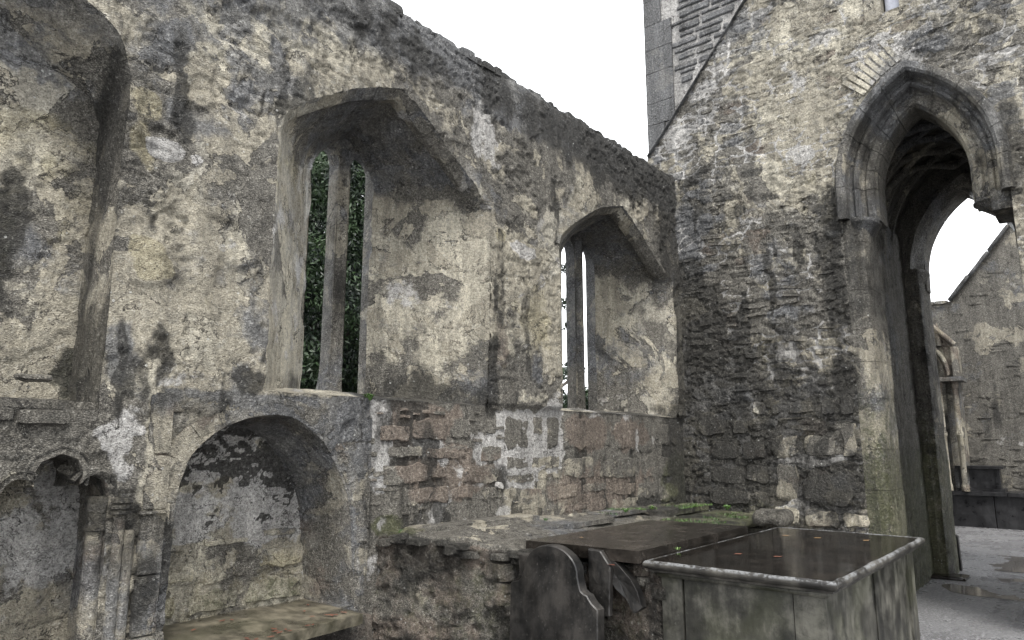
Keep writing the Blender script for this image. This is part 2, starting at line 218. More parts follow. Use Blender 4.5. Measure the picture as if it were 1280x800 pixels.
# ------------------------------------------------------------------ materials
class NG:
    def __init__(s, name):
        s.m = bpy.data.materials.new(name); s.m.use_nodes = True; s.t = s.m.node_tree; s.t.nodes.clear()
        s.out = s.t.nodes.new('ShaderNodeOutputMaterial'); s.b = s.t.nodes.new('ShaderNodeBsdfPrincipled')
        s.t.links.new(s.b.outputs[0], s.out.inputs[0]); s.pos = s.n('ShaderNodeNewGeometry').outputs['Position']
    def n(s, t): return s.t.nodes.new(t)
    def set(s, sock, v):
        if isinstance(v, bpy.types.NodeSocket): s.t.links.new(v, sock)
        elif v is not None:
            if hasattr(sock.default_value, '__len__') and len(sock.default_value) == 4 and len(v) == 3: v = (*v, 1)
            sock.default_value = v
    def scale(s, v, k):
        q = s.n('ShaderNodeVectorMath'); q.operation = 'MULTIPLY'; s.set(q.inputs[0], v); q.inputs[1].default_value = k; return q.outputs[0]
    def noise(s, sc_, det=4, rough=.55, vec=None, dist=0.):
        q = s.n('ShaderNodeTexNoise'); v = vec or s.pos
        if not np.isscalar(sc_): v = s.scale(v, sc_); sc_ = 1
        s.set(q.inputs['Vector'], v); q.inputs['Scale'].default_value = sc_; q.inputs['Detail'].default_value = det
        q.inputs['Roughness'].default_value = rough; q.inputs['Distortion'].default_value = dist
        return q.outputs['Fac']
    def voro(s, sc_, feat='F1', rnd=1):
        q = s.n('ShaderNodeTexVoronoi'); q.feature = feat; s.set(q.inputs['Vector'], s.pos); q.inputs['Scale'].default_value = sc_; return q.outputs['Distance']
    def math(s, op, a, b=None, c=None, clamp=False):
        q = s.n('ShaderNodeMath'); q.operation = op; q.use_clamp = clamp; s.set(q.inputs[0], a)
        if b is not None: s.set(q.inputs[1], b)
        if c is not None: s.set(q.inputs[2], c)
        return q.outputs[0]
    def mr(s, v, a, b, c=0., d=1.):
        q = s.n('ShaderNodeMapRange'); q.interpolation_type = 'SMOOTHSTEP'; s.set(q.inputs[0], v)
        for k, x in enumerate((a, b, c, d)): s.set(q.inputs[k + 1], x)
        return q.outputs[0]
    def mix(s, f, a, b, mode='MIX'):
        q = s.n('ShaderNodeMix'); q.data_type = 'RGBA'; q.blend_type = mode; s.set(q.inputs[0], f); s.set(q.inputs[6], a); s.set(q.inputs[7], b); return q.outputs[2]
    def ramp(s, v, stops):
        q = s.n('ShaderNodeValToRGB'); s.set(q.inputs[0], v); e = q.color_ramp.elements
        while len(e) < len(stops): e.new(.5)
        for k, (p, c) in enumerate(stops): e[k].position = p; e[k].color = (*c, 1)
        return q.outputs[0]
    def attr(s, name):
        q = s.n('ShaderNodeAttribute'); q.attribute_name = name; sp = s.n('ShaderNodeSeparateColor'); s.t.links.new(q.outputs['Color'], sp.inputs[0]); return sp.outputs
    def sharp(s, fac, noise, k=3.5, amt=1.):
        # fac 0 -> nothing, 1 -> all; in between, the noise decides with crisp edges
        v = s.math('MULTIPLY_ADD', fac, 1.3, s.math('SUBTRACT', noise, 1.15)); return s.math('MULTIPLY', s.math('MULTIPLY_ADD', v, k, .5, clamp=True), amt)
    def bump(s, h, dist, strength=1., normal=None):
        q = s.n('ShaderNodeBump'); s.set(q.inputs['Height'], h); q.inputs['Distance'].default_value = dist; q.inputs['Strength'].default_value = strength
        if normal is not None: s.set(q.inputs['Normal'], normal)
        return q.outputs[0]
    def done(s, col, rough=.7, normal=None, spec=.4, **kw):
        s.set(s.b.inputs['Base Color'], col); s.set(s.b.inputs['Roughness'], rough); s.b.inputs['Specular IOR Level'].default_value = spec
        if normal is not None: s.set(s.b.inputs['Normal'], normal)
        return s.m

def masonry_material():
    g = NG('weathered_masonry')
    A = g.attr('cA'); B = g.attr('cB'); C = g.attr('cC')
    n1 = g.noise(5, 8, .68); n2 = g.noise(17, 8, .7, dist=.3); n3 = g.noise(46, 6, .72); n4 = g.noise(120, 4, .7); n5 = g.noise(2.1, 6, .6)
    streak = g.noise((26, 26, 2.6), 5, .65)
    vc = g.n('ShaderNodeTexVoronoi'); g.set(vc.inputs['Vector'], g.scale(g.pos, (26, 26, 38))); vcs = g.n('ShaderNodeSeparateColor'); g.t.links.new(vc.outputs['Color'], vcs.inputs[0])
    peb = vcs.outputs[0]; pebd = vc.outputs['Distance']
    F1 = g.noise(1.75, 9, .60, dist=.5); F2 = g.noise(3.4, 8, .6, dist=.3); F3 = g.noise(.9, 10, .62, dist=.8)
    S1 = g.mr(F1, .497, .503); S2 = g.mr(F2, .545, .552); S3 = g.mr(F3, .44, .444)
    m4 = g.math('MULTIPLY_ADD', n3, .6, g.math('MULTIPLY', n4, .4))
    nf = g.noise(6.5, 10, .70, dist=.35); ng = g.noise(13, 9, .72, dist=.3)
    # bare rubble: dark joints, pebbles and pale grit
    rub = g.ramp(m4, [(.36, (.02, .019, .016)), (.45, (.09, .084, .073)), (.54, (.22, .205, .175)), (.64, (.48, .455, .40))])
    rub = g.mix(g.math('MULTIPLY', g.mr(peb, .15, .9), .55), rub, g.mix(peb, (.07, .066, .06), (.42, .395, .34)))
    rub = g.mix(g.mr(pebd, .42, .62, 0, .55), rub, (.045, .042, .037))
    # plaster coats: cream, lilac grey and ochre grey sheets with broken edges
    grain = g.mr(m4, .40, .60, .70, 1.24); gv = g.n('ShaderNodeCombineXYZ')
    for k in range(3): g.t.links.new(grain, gv.inputs[k])
    pl = g.mix(S2, (.45, .42, .35), (.345, .33, .305)); pl = g.mix(S3, pl, g.mix(S1, (.53, .49, .395), (.40, .365, .29)))
    pl = g.mix(g.mr(ng, .50, .60, 0, .45), pl, (.27, .255, .215)); pl = g.mix(g.mr(ng, .42, .36, 0, .4), pl, (.60, .58, .52))
    pla = g.mix(1., pl, gv.outputs[0], 'MULTIPLY')
    pf = g.math('MULTIPLY_ADD', g.math('SUBTRACT', S1, .5), .34, g.math('MULTIPLY_ADD', g.math('SUBTRACT', S3, .5), .22, A[0]))
    col = g.mix(g.sharp(pf, nf, 8), rub, pla)
    col = g.mix(g.sharp(B[1], n1, 6, .8), col, g.ramp(m4, [(.36, (.065, .05, .041)), (.5, (.195, .155, .125)), (.64, (.36, .305, .255))]))
    col = g.mix(g.sharp(B[2], n1, 5, .6), col, g.ramp(m4, [(.38, (.22, .185, .11)), (.6, (.52, .47, .31))]))
    col = g.mix(g.sharp(g.math('MULTIPLY_ADD', S2, .10, C[0]), nf, 4.5, .78), col, g.ramp(m4, [(.36, (.045, .048, .053)), (.5, (.135, .14, .15)), (.64, (.33, .335, .345))]))
    col = g.mix(g.sharp(A[2], ng, 4, .75), col, g.ramp(n3, [(.3, (.03, .034, .014)), (.7, (.14, .15, .065))]))
    col = g.mix(g.sharp(B[0], g.math('MULTIPLY_ADD', nf, .5, g.math('MULTIPLY', n2, .5)), 12, .88), col, g.ramp(m4, [(.40, (.24, .23, .22)), (.50, (.50, .485, .465)), (.60, (.70, .685, .665))]))
    dk = g.math('MULTIPLY_ADD', streak, .35, g.math('MULTIPLY_ADD', ng, .4, g.math('MULTIPLY', n3, .25)))
    dkf = g.sharp(A[1], dk, 4.5, .84)
    col = g.mix(dkf, col, g.ramp(m4, [(.38, (.007, .0065, .006)), (.52, (.026, .025, .022)), (.62, (.10, .096, .085))]))
    col = g.mix(g.mr(n4, .42, .36, 0, .55), col, (.035, .032, .028))
    col = g.mix(g.math('MULTIPLY', g.mr(m4, .575, .63, 0, .5), g.math('SUBTRACT', 1, g.math('MULTIPLY', dkf, .85))), col, (.68, .665, .62))
    lic = g.math('MULTIPLY', g.mr(g.voro(16), .14, .09), g.mr(n1, .52, .6)); col = g.mix(g.math('MULTIPLY', lic, .7), col, (.60, .60, .57))
    # dark lines painted where the plaster coats break off: cracks plus their edge shadow
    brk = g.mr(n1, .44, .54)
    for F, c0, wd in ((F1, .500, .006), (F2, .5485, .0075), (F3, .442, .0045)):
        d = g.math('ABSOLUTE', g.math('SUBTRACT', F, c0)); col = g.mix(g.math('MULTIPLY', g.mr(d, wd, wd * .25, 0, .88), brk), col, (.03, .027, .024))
    sk = g.mr(g.noise((9, 9, .9), 6, .65), .40, .60, .80, 1.14)
    t = g.math('MULTIPLY', sk, g.math('MULTIPLY_ADD', n5, .5, g.math('ADD', C[1], .27))); tv = g.n('ShaderNodeCombineXYZ')
    for k in range(3): g.t.links.new(t, tv.inputs[k])
    col = g.mix(1., col, tv.outputs[0], 'MULTIPLY')
    h = g.math('ADD', g.math('MULTIPLY', n3, 1.1), g.math('MULTIPLY', n4, .5)); h = g.math('MULTIPLY_ADD', n2, .8, h)
    h = g.math('ADD', h, g.math('MULTIPLY_ADD', S1, .36, g.math('MULTIPLY_ADD', S2, .26, g.math('MULTIPLY', S3, .32))))
    h = g.math('SUBTRACT', h, g.math('MULTIPLY', g.mr(pebd, .3, .6), .18))
    nr = g.bump(h, .045, 1.)
    rg = g.mr(n1, .38, .62, .30, .72)
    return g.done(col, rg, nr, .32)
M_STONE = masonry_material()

def slab_material(name, dark, light, rough, streaky=True, lich=0., bumpd=.004, green=.0):
    g = NG(name)
    n1 = g.noise(6, 7, .65); n2 = g.noise(60, 5, .7); st = g.noise((11, 11, 2.2) if streaky else (14, 5, 14), 5, .6); n3 = g.noise(2.4, 4, .6)
    f = g.math('MULTIPLY_ADD', st, .42, g.math('MULTIPLY', n1, .58))
    col = g.ramp(f, [(.41, dark), (.5, tuple(a * .6 + b * .4 for a, b in zip(dark, light))), (.59, light)])
    col = g.mix(g.mr(g.noise(1.7, 8, .7, dist=.6), .46, .56, 0, .55), col, dark)
    col = g.mix(g.mr(n2, .60, .70, 0, .14), col, (.30, .29, .26))
    col = g.mix(g.mr(n2, .40, .30, 0, .6), col, (.015, .014, .013))
    if green: col = g.mix(g.mr(n3, .45, .65, 0, green), col, (.06, .065, .03))
    if lich:
        sn = g.n('ShaderNodeSeparateXYZ'); geo = g.n('ShaderNodeNewGeometry'); g.t.links.new(geo.outputs['Normal'], sn.inputs[0]); upf = g.mr(sn.outputs[2], .15, .6)
        col = g.mix(g.math('MULTIPLY', upf, g.mr(g.math('MULTIPLY_ADD', n1, .5, g.math('MULTIPLY', n2, .5)), .56 - lich * .16, .62 - lich * .13, 0, .7)), col, (.17, .175, .18))
    h = g.math('MULTIPLY_ADD', n1, 1., g.math('MULTIPLY', n2, .5))
    return g.done(col, g.mr(n1, .35, .65, rough[0], rough[1]), g.bump(h, bumpd, .8), .35)
M_LID = slab_material('wet_tomb_top', (.004, .0035, .003), (.016, .013, .011), (.02, .12), False, 0, .0004)
M_EDGE = slab_material('lichened_moulding', (.012, .011, .010), (.07, .065, .055), (.35, .6), False, .55, .006)
M_SIDE = slab_material('tomb_side_stone', (.008, .008, .0065), (.115, .11, .092), (.35, .6), True, 0, .003, .25)
M_SLAB = slab_material('damp_niche_slab', (.03, .027, .020), (.13, .115, .085), (.25, .5), False, 0, .004, .15)
M_LEDGER = slab_material('wet_ledger_stone', (.008, .007, .006), (.038, .032, .027), (.10, .3), False, 0, .0025)
M_SLATE = slab_material('dark_slate', (.006, .006, .006), (.034, .031, .028), (.3, .5), True, 0, .003)
M_BLACK = slab_material('black_tomb_stone', (.010, .010, .011), (.035, .035, .037), (.25, .5), True, 0, .003)
M_PANEL = slab_material('grey_panel', (.36, .37, .42), (.48, .49, .55), (.5, .7), True, 0, .001)
M_FRAME = slab_material('cut_window_stone', (.15, .15, .15), (.34, .33, .31), (.5, .75), True, 0, .006, .1)
M_FRAMED = slab_material('cut_window_stone_wet', (.07, .072, .075), (.18, .18, .18), (.4, .7), True, 0, .006, .1)

def leaf_material(name, c1, c2, rough=.5):
    g = NG(name); n = g.noise(1.6, 5, .65); col = g.ramp(n, [(.42, c1), (.60, c2)])
    g.b.inputs['Subsurface Weight'].default_value = 0
    return g.done(col, rough, None, .4)
M_YEW = leaf_material('yew_foliage', (.003, .008, .005), (.030, .056, .020))
M_YEW2 = leaf_material('green_foliage', (.005, .014, .006), (.05, .075, .022))
M_FERN = leaf_material('fern_leaf', (.035, .08, .018), (.09, .16, .035))
M_LEAF = leaf_material('red_leaf', (.09, .03, .02), (.17, .065, .04))
M_LEAF2 = leaf_material('tan_leaf', (.20, .11, .05), (.30, .19, .09))
M_BARK = slab_material('bark', (.03, .025, .02), (.09, .075, .06), (.7, .9), True, 0, .01)

def ground_material():
    g = NG('wet_gravel'); n1 = g.noise(1.1, 5, .6); n2 = g.noise(42, 7, .8); n3 = g.noise(9, 5, .6)
    col = g.ramp(n2, [(.38, (.05, .05, .052)), (.5, (.13, .13, .135)), (.61, (.36, .36, .37))])
    col = g.mix(g.mr(n3, .35, .7, 0, .5), col, (.10, .098, .10))
    wet = g.mr(g.math('MULTIPLY_ADD', n3, .3, g.math('MULTIPLY', n1, .7)), .44, .56)
    return g.done(col, g.mr(wet, 0, 1, .12, .42), g.bump(g.math('MULTIPLY_ADD', n2, 1, g.math('MULTIPLY', n3, .6)), .018, 1.), .6)
M_GROUND = ground_material()
g = NG('puddle_water'); n = g.noise(30, 2, .5)
M_PUDDLE = g.done((.14, .13, .12), .05, g.bump(n, .0008, .4), .6)

# ------------------------------------------------------------------ object helpers
def thing(name, label, cat, loc=(0, 0, 0), group=None):
    o = bpy.data.objects.new(name, None); COL.objects.link(o); o.location = loc; o.empty_display_size = .2
    o['label'] = label; o['category'] = cat
    if group: o['group'] = group
    return o
def tag(o, label, cat, group=None):
    o['label'] = label; o['category'] = cat
    if group: o['group'] = group
    return o
def wloc(o):
    v = np.array(o.location[:])
    return v if o.parent is None else v + wloc(o.parent)
def mk(name, V, F, mat, parent=None, kind=None, M=None, smooth=True, sharp_angle=None):
    """link world-space geometry as one mesh object whose origin is at its own base"""
    V = np.asarray(V, float); used = np.zeros(len(V), bool)
    Fa = F.tolist() if isinstance(F, np.ndarray) else F
    if isinstance(kind, str) and kind in BASE and M is None: M = masks(V, kind); kind = None
    lo, hi = V.min(0), V.max(0); org = np.array([(lo[0]+hi[0])/2, (lo[1]+hi[1])/2, lo[2]])
    me = bpy.data.meshes.new(name); me.from_pydata((V - org).tolist(), [], Fa)
    if M is not None:
        for nm, ch in (('cA', (0, 1, 2)), ('cB', (3, 4, 5)), ('cC', (6, 8, 7))):
            at = me.color_attributes.new(nm, 'FLOAT_COLOR', 'POINT'); c = np.ones((len(V), 4), np.float32); c[:, :3] = M[:, list(ch)]
            at.data.foreach_set('color', c.ravel())
    if smooth: me.polygons.foreach_set('use_smooth', np.ones(len(me.polygons), bool))
    me.materials.append(mat); me.update()
    o = bpy.data.objects.new(name, me); COL.objects.link(o)
    if smooth and sharp_angle:
        me.set_sharp_from_angle(angle=radians(sharp_angle))
    base = wloc(parent) if parent is not None else np.zeros(3)
    o.location = org - base
    if parent is not None: o.parent = parent
    return o
def quads(nu, nv, closed_u=False):
    i = np.arange(nu if closed_u else nu - 1)[:, None]; j = np.arange(nv - 1)[None]
    a = i * nv + j; b = ((i + 1) % nu) * nv + j
    return np.stack([a, b, b + 1, a + 1], -1).reshape(-1, 4)
def pip(x, z, poly):
    c = np.zeros(x.shape, bool); n = len(poly)
    for k in range(n):
        x1, z1 = poly[k]; x2, z2 = poly[(k + 1) % n]
        if z1 == z2: continue
        c ^= ((z1 > z) != (z2 > z)) & (x < (x2 - x1) * (z - z1) / (z2 - z1) + x1)
    return c
def nearest(px, pz, poly):
    best = np.full(px.shape, 1e9); bx = px.copy(); bz = pz.copy(); n = len(poly)
    for k in range(n):
        a = np.array(poly[k]); b = np.array(poly[(k + 1) % n]); d = b - a; L = max(d @ d, 1e-12)
        t = np.clip(((px - a[0]) * d[0] + (pz - a[1]) * d[1]) / L, 0, 1); qx = a[0] + t * d[0]; qz = a[1] + t * d[1]
        dd = (qx - px)**2 + (qz - pz)**2; m = dd < best; best[m] = dd[m]; bx[m] = qx[m]; bz[m] = qz[m]
    return bx, bz
def face_grid(us, zs, holes, snap=True):
    U, Z = np.meshgrid(us, zs, indexing='ij'); nu, nz = U.shape; u = U.ravel().copy(); z = Z.ravel().copy()
    Q = quads(nu, nz); cu = u[Q].mean(1); cz = z[Q].mean(1); keep = np.ones(len(Q), bool)
    for h in holes:
        ins = pip(cu, cz, h); cut = np.zeros(len(u), bool); cut[Q[ins].ravel()] = True
        kp = np.zeros(len(u), bool); kp[Q[~ins].ravel()] = True
        e = cut & kp
        if snap and e.any(): u[e], z[e] = nearest(u[e], z[e], h)
        keep &= ~ins
    Q = Q[keep]; idx = np.unique(Q); rm = np.full(len(u), -1); rm[idx] = np.arange(len(idx))
    return u[idx], z[idx], rm[Q]
def wall_face(name, plane, c, sgn, us, zs, holes, kind, parent, mat=M_STONE, post=None, dscale=1.):
    """plane 'y': surface at Y=c facing -Y (sgn -1); plane 'x': at X=c facing -X"""
    u, z, Q = face_grid(us, zs, holes)
    P = np.zeros((len(u), 3)); P[:, 2] = z
    if plane == 'y': P[:, 0] = u; P[:, 1] = c
    else: P[:, 1] = u; P[:, 0] = c
    M = masks(P, kind); h = disp(P, kind, M) * dscale
    ax = 1 if plane == 'y' else 0
    P[:, ax] += sgn * h
    if post is not None: P = post(P)
    if (plane == 'x') == (sgn < 0): Q = Q[:, ::-1]
    return mk(name, P, Q, mat, parent, M=M)

def rough_box(lo, hi, res, r, amp, seed=0, xf=None, kind=None, taper=None, scale=6):
    """rounded, noise-worn block; returns verts, quads"""
    lo = np.array(lo, float); hi = np.array(hi, float); n = np.maximum(2, np.round((hi - lo) / res).astype(int) + 1)
    vid = {}; V = []; F = []
    def vert(i, j, k):
        key = (i, j, k)
        if key not in vid:
            vid[key] = len(V); V.append([lo[0] + (hi[0]-lo[0]) * i / (n[0]-1), lo[1] + (hi[1]-lo[1]) * j / (n[1]-1), lo[2] + (hi[2]-lo[2]) * k / (n[2]-1)])
        return vid[key]
    for ax in range(3):
        a, b = [q for q in range(3) if q != ax]
        for side in (0, n[ax] - 1):
            for p in range(n[a] - 1):
                for q in range(n[b] - 1):
                    ids = []
                    for (dp, dq) in ((0, 0), (1, 0), (1, 1), (0, 1)):
                        c = [0, 0, 0]; c[ax] = side; c[a] = p + dp; c[b] = q + dq; ids.append(vert(*c))
                    flip = (side == 0) ^ (ax == 1)
                    F.append(ids[::-1] if flip else ids)
    V = np.array(V); mid = (lo + hi) / 2
    r = min(r, *((hi - lo) / 2 * .98)); q = np.clip(V, lo + r, hi - r); d = V - q; L = np.linalg.norm(d, axis=1, keepdims=True); nrm = d / np.maximum(L, 1e-9)
    V = q + nrm * r
    off = seed * 3.17
    V = V + nrm * (amp * fbm(V + off, scale, 4, 301 + seed)[:, None]) + .35 * amp * np.stack([fbm(V + off, scale * .4, 2, 311 + k) for k in range(3)], 1)
    if taper is not None: V = taper(V)
    if xf is not None: V = xf(V)
    return V, np.array(F)

def stone_cap(cu, cz, w_, h_, dep, nu, nz, seed, plane='y', c=3.68, sgn=-1, shape=3.5, slant=0., edge=.24):
    """one masonry stone bedded in a wall face: irregular outline, worn cushion front, rim buried in the mortar"""
    u = np.linspace(-1, 1, nu); v = np.linspace(-1, 1, nz); U, Vv = np.meshgrid(u, v, indexing='ij'); U = U.ravel(); Vv = Vv.ravel()
    P = np.stack([U * w_ / 2, Vv * h_ / 2, np.zeros_like(U)], 1)
    o = np.array([seed * 1.37, seed * 2.11, seed * .73])
    sc_ = 2.2 / max(w_, h_); r = np.maximum(abs(U), abs(Vv))
    ang = np.stack([np.sign(U) * abs(U)**1.0, Vv, 0 * U], 1)
    # squircle rounding of the corners
    k = np.power(np.abs(U)**shape + np.abs(Vv)**shape + 1e-9, 1 / shape); fct = np.where(k > 1e-4, r / np.maximum(k, 1e-4), 1)
    fct = 1 + (fct - 1) * r
    a = P[:, 0] * fct; b = P[:, 1] * fct
    m = min(w_, h_)
    q = np.stack([a, b, 0 * a], 1) + o
    a = a + m * edge * fbm(q, 1.5 / m, 4, 401, .6); b = b + m * edge * fbm(q, 1.5 / m, 4, 402, .6) + slant * a
    prof = (1 - np.clip(r, 0, 1)**9)
    tilt = (random.random() - .5) * .25 * dep
    hgt = np.where(r > .999, -.03, dep * (.25 + .75 * prof)) + tilt * U * prof + (dep * .55 * fbm(q, 9, 4, 403) + .006 * fbm(q, 30, 3, 404)) * (r < .999)
    X = np.zeros((len(a), 3)); X[:, 2] = cz + b
    if plane == 'y': X[:, 0] = cu + a; X[:, 1] = c + sgn * hgt
    else: X[:, 1] = cu + a; X[:, 0] = c + sgn * hgt
    Q = quads(nu, nz)
    if (plane == 'x') == (sgn < 0): Q = Q[:, ::-1]
    return X, Q
def add_stone(rect, dep, parent, plane, c, kind, adj=None, seed=None, name='stone', mat=None, gap=.006, res=.028, sgn=-1, slant=0., shape=5., edge=.24):
    u0, z0, u1, z1 = rect; seed = seed if seed is not None else random.random() * 90
    w_ = u1 - u0 - 2 * gap; h_ = z1 - z0 - 2 * gap
    nu = int(min(16, max(5, w_ / res + 2))); nz = int(min(12, max(4, h_ / res + 2)))
    V, Q = stone_cap((u0+u1)/2, (z0+z1)/2, w_, h_, dep, nu, nz, seed, plane, c, sgn, shape, slant, edge)
    Pm = V.copy(); Pm[:, 1 if plane == 'y' else 0] = c
    M = masks(Pm, kind)
    t = random.random()
    M[:, 8] = np.clip(M[:, 8] + (t - .5) * .22, .15, .8)
    M[:, 3] *= .25
    if adj: M = adj(M, t)
    return mk(name, V, Q, mat or M_STONE, parent, M=M, sharp_angle=48)

def loft(rows, closed=True):
    """rows: list of (n,3) arrays with matching points"""
    n = len(rows[0]); k = len(rows); V = np.stack(rows, 1).reshape(-1, 3)     # index = i*k + j
    return V, quads(n, k, closed)
def resample(pts, n):
    pts = np.array(pts, float); d = np.r_[0, np.cumsum(np.linalg.norm(np.diff(pts, axis=0), axis=1))]; t = np.linspace(0, d[-1], n)
    return np.stack([np.interp(t, d, pts[:, k]) for k in range(pts.shape[1])], 1)
def smooth_curve(pts, n):
    pts = np.array(pts, float); out = []
    P = np.vstack([2*pts[0]-pts[1], pts, 2*pts[-1]-pts[-2]])
    for i in range(1, len(P) - 2):
        for t in np.linspace(0, 1, 12, endpoint=False):
            a, b, c, d = P[i-1], P[i], P[i+1], P[i+2]
            out.append(.5 * ((2*b) + (-a+c)*t + (2*a-5*b+4*c-d)*t*t + (-a+3*b-3*c+d)*t**3))
    out.append(pts[-1]); return resample(out, n)
def sweep(path, nrm, prof, axis, frame_fn):
    pass
def gothic(c, a, zs, rise, n):
    """left half then right half of a pointed arch as (u,z); u decreasing from c+a to c-a"""
    R = (a*a + rise*rise) / (2*a); th = atan2(rise, R - a); L = []
    for t in np.linspace(0, th, n): L.append((c + a - R + R * cos(t), zs + R * sin(t)))
    Rr = [(2*c - u, z) for (u, z) in L[::-1]]
    return np.array(L), np.array(Rr)
def gothic_off(c, a, zs, rise, t, frac):
    """point on the pointed arch moved inward by t at fraction 0..1 of one half (radial), half +1 left (+u), -1 right"""
    R = (a*a + rise*rise) / (2*a); cc = a - R; r = R - t
    th = math.acos(min(1, max(-1, (R - a) / r))) if frac == 'end' else None
    return R, cc, r

# =================================================================== THE SETTING: ground
gx = np.linspace(-60, 160, 56); gy = np.linspace(-90, 110, 51)
X, Y = np.meshgrid(gx, gy, indexing='ij'); V = np.stack([X.ravel(), Y.ravel(), 0*X.ravel()], 1)
o = mk('ground', V, quads(56, 51), M_GROUND); o['kind'] = 'structure'
ux = np.arange(4.5, 18, .06); uy = np.arange(-1.6, 3.0, .06)
X, Y = np.meshgrid(ux, uy, indexing='ij'); V = np.stack([X.ravel(), Y.ravel(), 0*X.ravel()], 1)
V[:, 2] = .016 + .016 * fbm(V, 1.2, 4, 501) + .004 * fbm(V, 14, 2, 502)
o = mk('gravel_path', V, quads(len(ux), len(uy)), M_GROUND); o['kind'] = 'structure'
def puddle(cx, cy, rx, ry, seed):
    a = np.linspace(0, 2*pi, 40, endpoint=False); P = np.stack([np.cos(a), np.sin(a), 0*a], 1)
    rr = 1 + .35 * fbm(P + seed, 1.4, 3, 511)
    V = np.stack([cx + rx*rr*np.cos(a), cy + ry*rr*np.sin(a), 0*a + .017], 1); V = np.vstack([V, [[cx, cy, .017]]])
    F = [[i, (i+1) % 40, 40] for i in range(40)]
    o = mk('puddle', V, F, M_PUDDLE); o['kind'] = 'structure'
puddle(9.9, .6, .8, 1.1, 1.2); puddle(11.9, .9, .8, .9, 4.4); puddle(8.0, .4, .8, 1.2, 7.1)

# =================================================================== NORTH WALL with windows and niches
Y1 = 3.68
NW = thing('ruined_wall', 'long plastered stone wall with two pointed windows and arched niches at its foot', 'wall', (3.2, Y1, 0))
# --- window outlines
def win_profile(xl, xr, zs, pts_l, pts_r, n1=22, n2=26, n3=20):
    """closed outline starting bottom-left, going up, over, down and back along the sill"""
    L = resample([(xl, zs), (xl, pts_l[0][1])], n1)[:-1]; A = smooth_curve(pts_l, n2)[:-1]; B = smooth_curve(pts_r, n2)[:-1]
    R = resample([(xr, pts_r[-1][1]), (xr, zs)], n1)[:-1]; S = resample([(xr, zs), (xl, zs)], n3)[:-1]
    return np.vstack([L, A, B, R, S])
P_W1 = win_profile(2.165, 4.10, 1.90, [(2.165, 3.50), (2.23, 3.65), (2.46, 3.83), (2.77, 4.02), (3.14, 4.17)], [(3.14, 4.17), (3.38, 4.02), (3.64, 3.85), (3.91, 3.65), (4.10, 3.48)])
B_W1 = win_profile(2.825, 3.435, 1.945, [(2.825, 3.60), (2.855, 3.72), (2.95, 3.84), (3.04, 3.93), (3.14, 3.98)], [(3.14, 3.98), (3.24, 3.93), (3.33, 3.84), (3.41, 3.72), (3.435, 3.60)])
P_W2 = win_profile(5.07, 7.31, 1.90, [(5.07, 3.42), (5.14, 3.56), (5.45, 3.78), (5.80, 3.97), (6.19, 4.09)], [(6.19, 4.09), (6.55, 3.91), (6.85, 3.72), (7.10, 3.57), (7.31, 3.48)])
B_W2 = win_profile(5.98, 6.68, 1.945, [(5.98, 3.58), (6.01, 3.70), (6.10, 3.82), (6.21, 3.90), (6.33, 3.95)], [(6.33, 3.95), (6.44, 3.90), (6.55, 3.82), (6.65, 3.70), (6.68, 3.58)])
P_W0 = win_profile(-.70, 1.31, 1.76, [(-.70, 3.50), (-.62, 3.68), (-.35, 3.88), (-.05, 4.05), (.32, 4.22)], [(.32, 4.22), (.72, 4.0), (1.02, 3.80), (1.22, 3.68), (1.31, 3.48)])
B_W0 = win_profile(-.64, 1.305, 1.80, [(-.64, 3.30), (-.58, 3.42), (-.35, 3.60), (-.05, 3.76), (.32, 3.88)], [(.32, 3.88), (.70, 3.74), (.98, 3.56), (1.22, 3.42), (1.305, 3.28)])
# --- tomb niche and trefoil niche outlines
nl = smooth_curve([(1.71, .63), (1.71, 1.0), (1.71, 1.26), (1.73, 1.42), (1.80, 1.58), (1.96, 1.70), (2.12, 1.755), (2.25, 1.77)], 56)
nr_ = smooth_curve([(2.25, 1.77), (2.41, 1.74), (2.59, 1.60), (2.74, 1.38), (2.80, 1.19), (2.84, .90), (2.88, .63)], 56)
P_N1 = np.vstack([nl[:-1], nr_, resample([(2.88, .63), (1.71, .63)], 26)[1:-1]])
tf = [(.955, .45), (.955, 1.30), (.957, 1.38), (.98, 1.43), (1.02, 1.455), (1.06, 1.445), (1.085, 1.41), (1.075, 1.465), (1.10, 1.525), (1.18, 1.56), (1.25, 1.535), (1.275, 1.475), (1.262, 1.415), (1.29, 1.45), (1.33, 1.462), (1.375, 1.435), (1.395, 1.38), (1.40, 1.30), (1.40, .45)]
P_N2 = np.vstack([resample(tf[:2], 20)[:-1], resample(tf[1:-1], 70)[:-1], resample(tf[-2:], 20)[:-1], resample([(1.40, .45), (.955, .45)], 12)[:-1]])

us = np.r_[np.arange(-1.6, .75, .06), np.arange(.75, 7.56, .0125)]; zs = np.r_[np.arange(-.1, .55, .05), np.arange(.55, 4.80, .0125)]
def post_n(P):
    t = np.clip((P[:, 2] - 4.5) / .3, 0, 1); Q = P.copy(); Q[:, 1] = Y1
    top = .05 * fbm(np.stack([P[:, 0], 0*P[:, 0], 0*P[:, 0]], 1), 5, 4, 601)
    P[:, 2] += t * top; P[:, 1] += .03 * t**4
    return P
holes = [P_W1, P_W2, P_W0, P_N1, P_N2]
wall_face('plaster_face', 'y', Y1, -1, us, zs, holes, 'w1', NW, post=post_n)
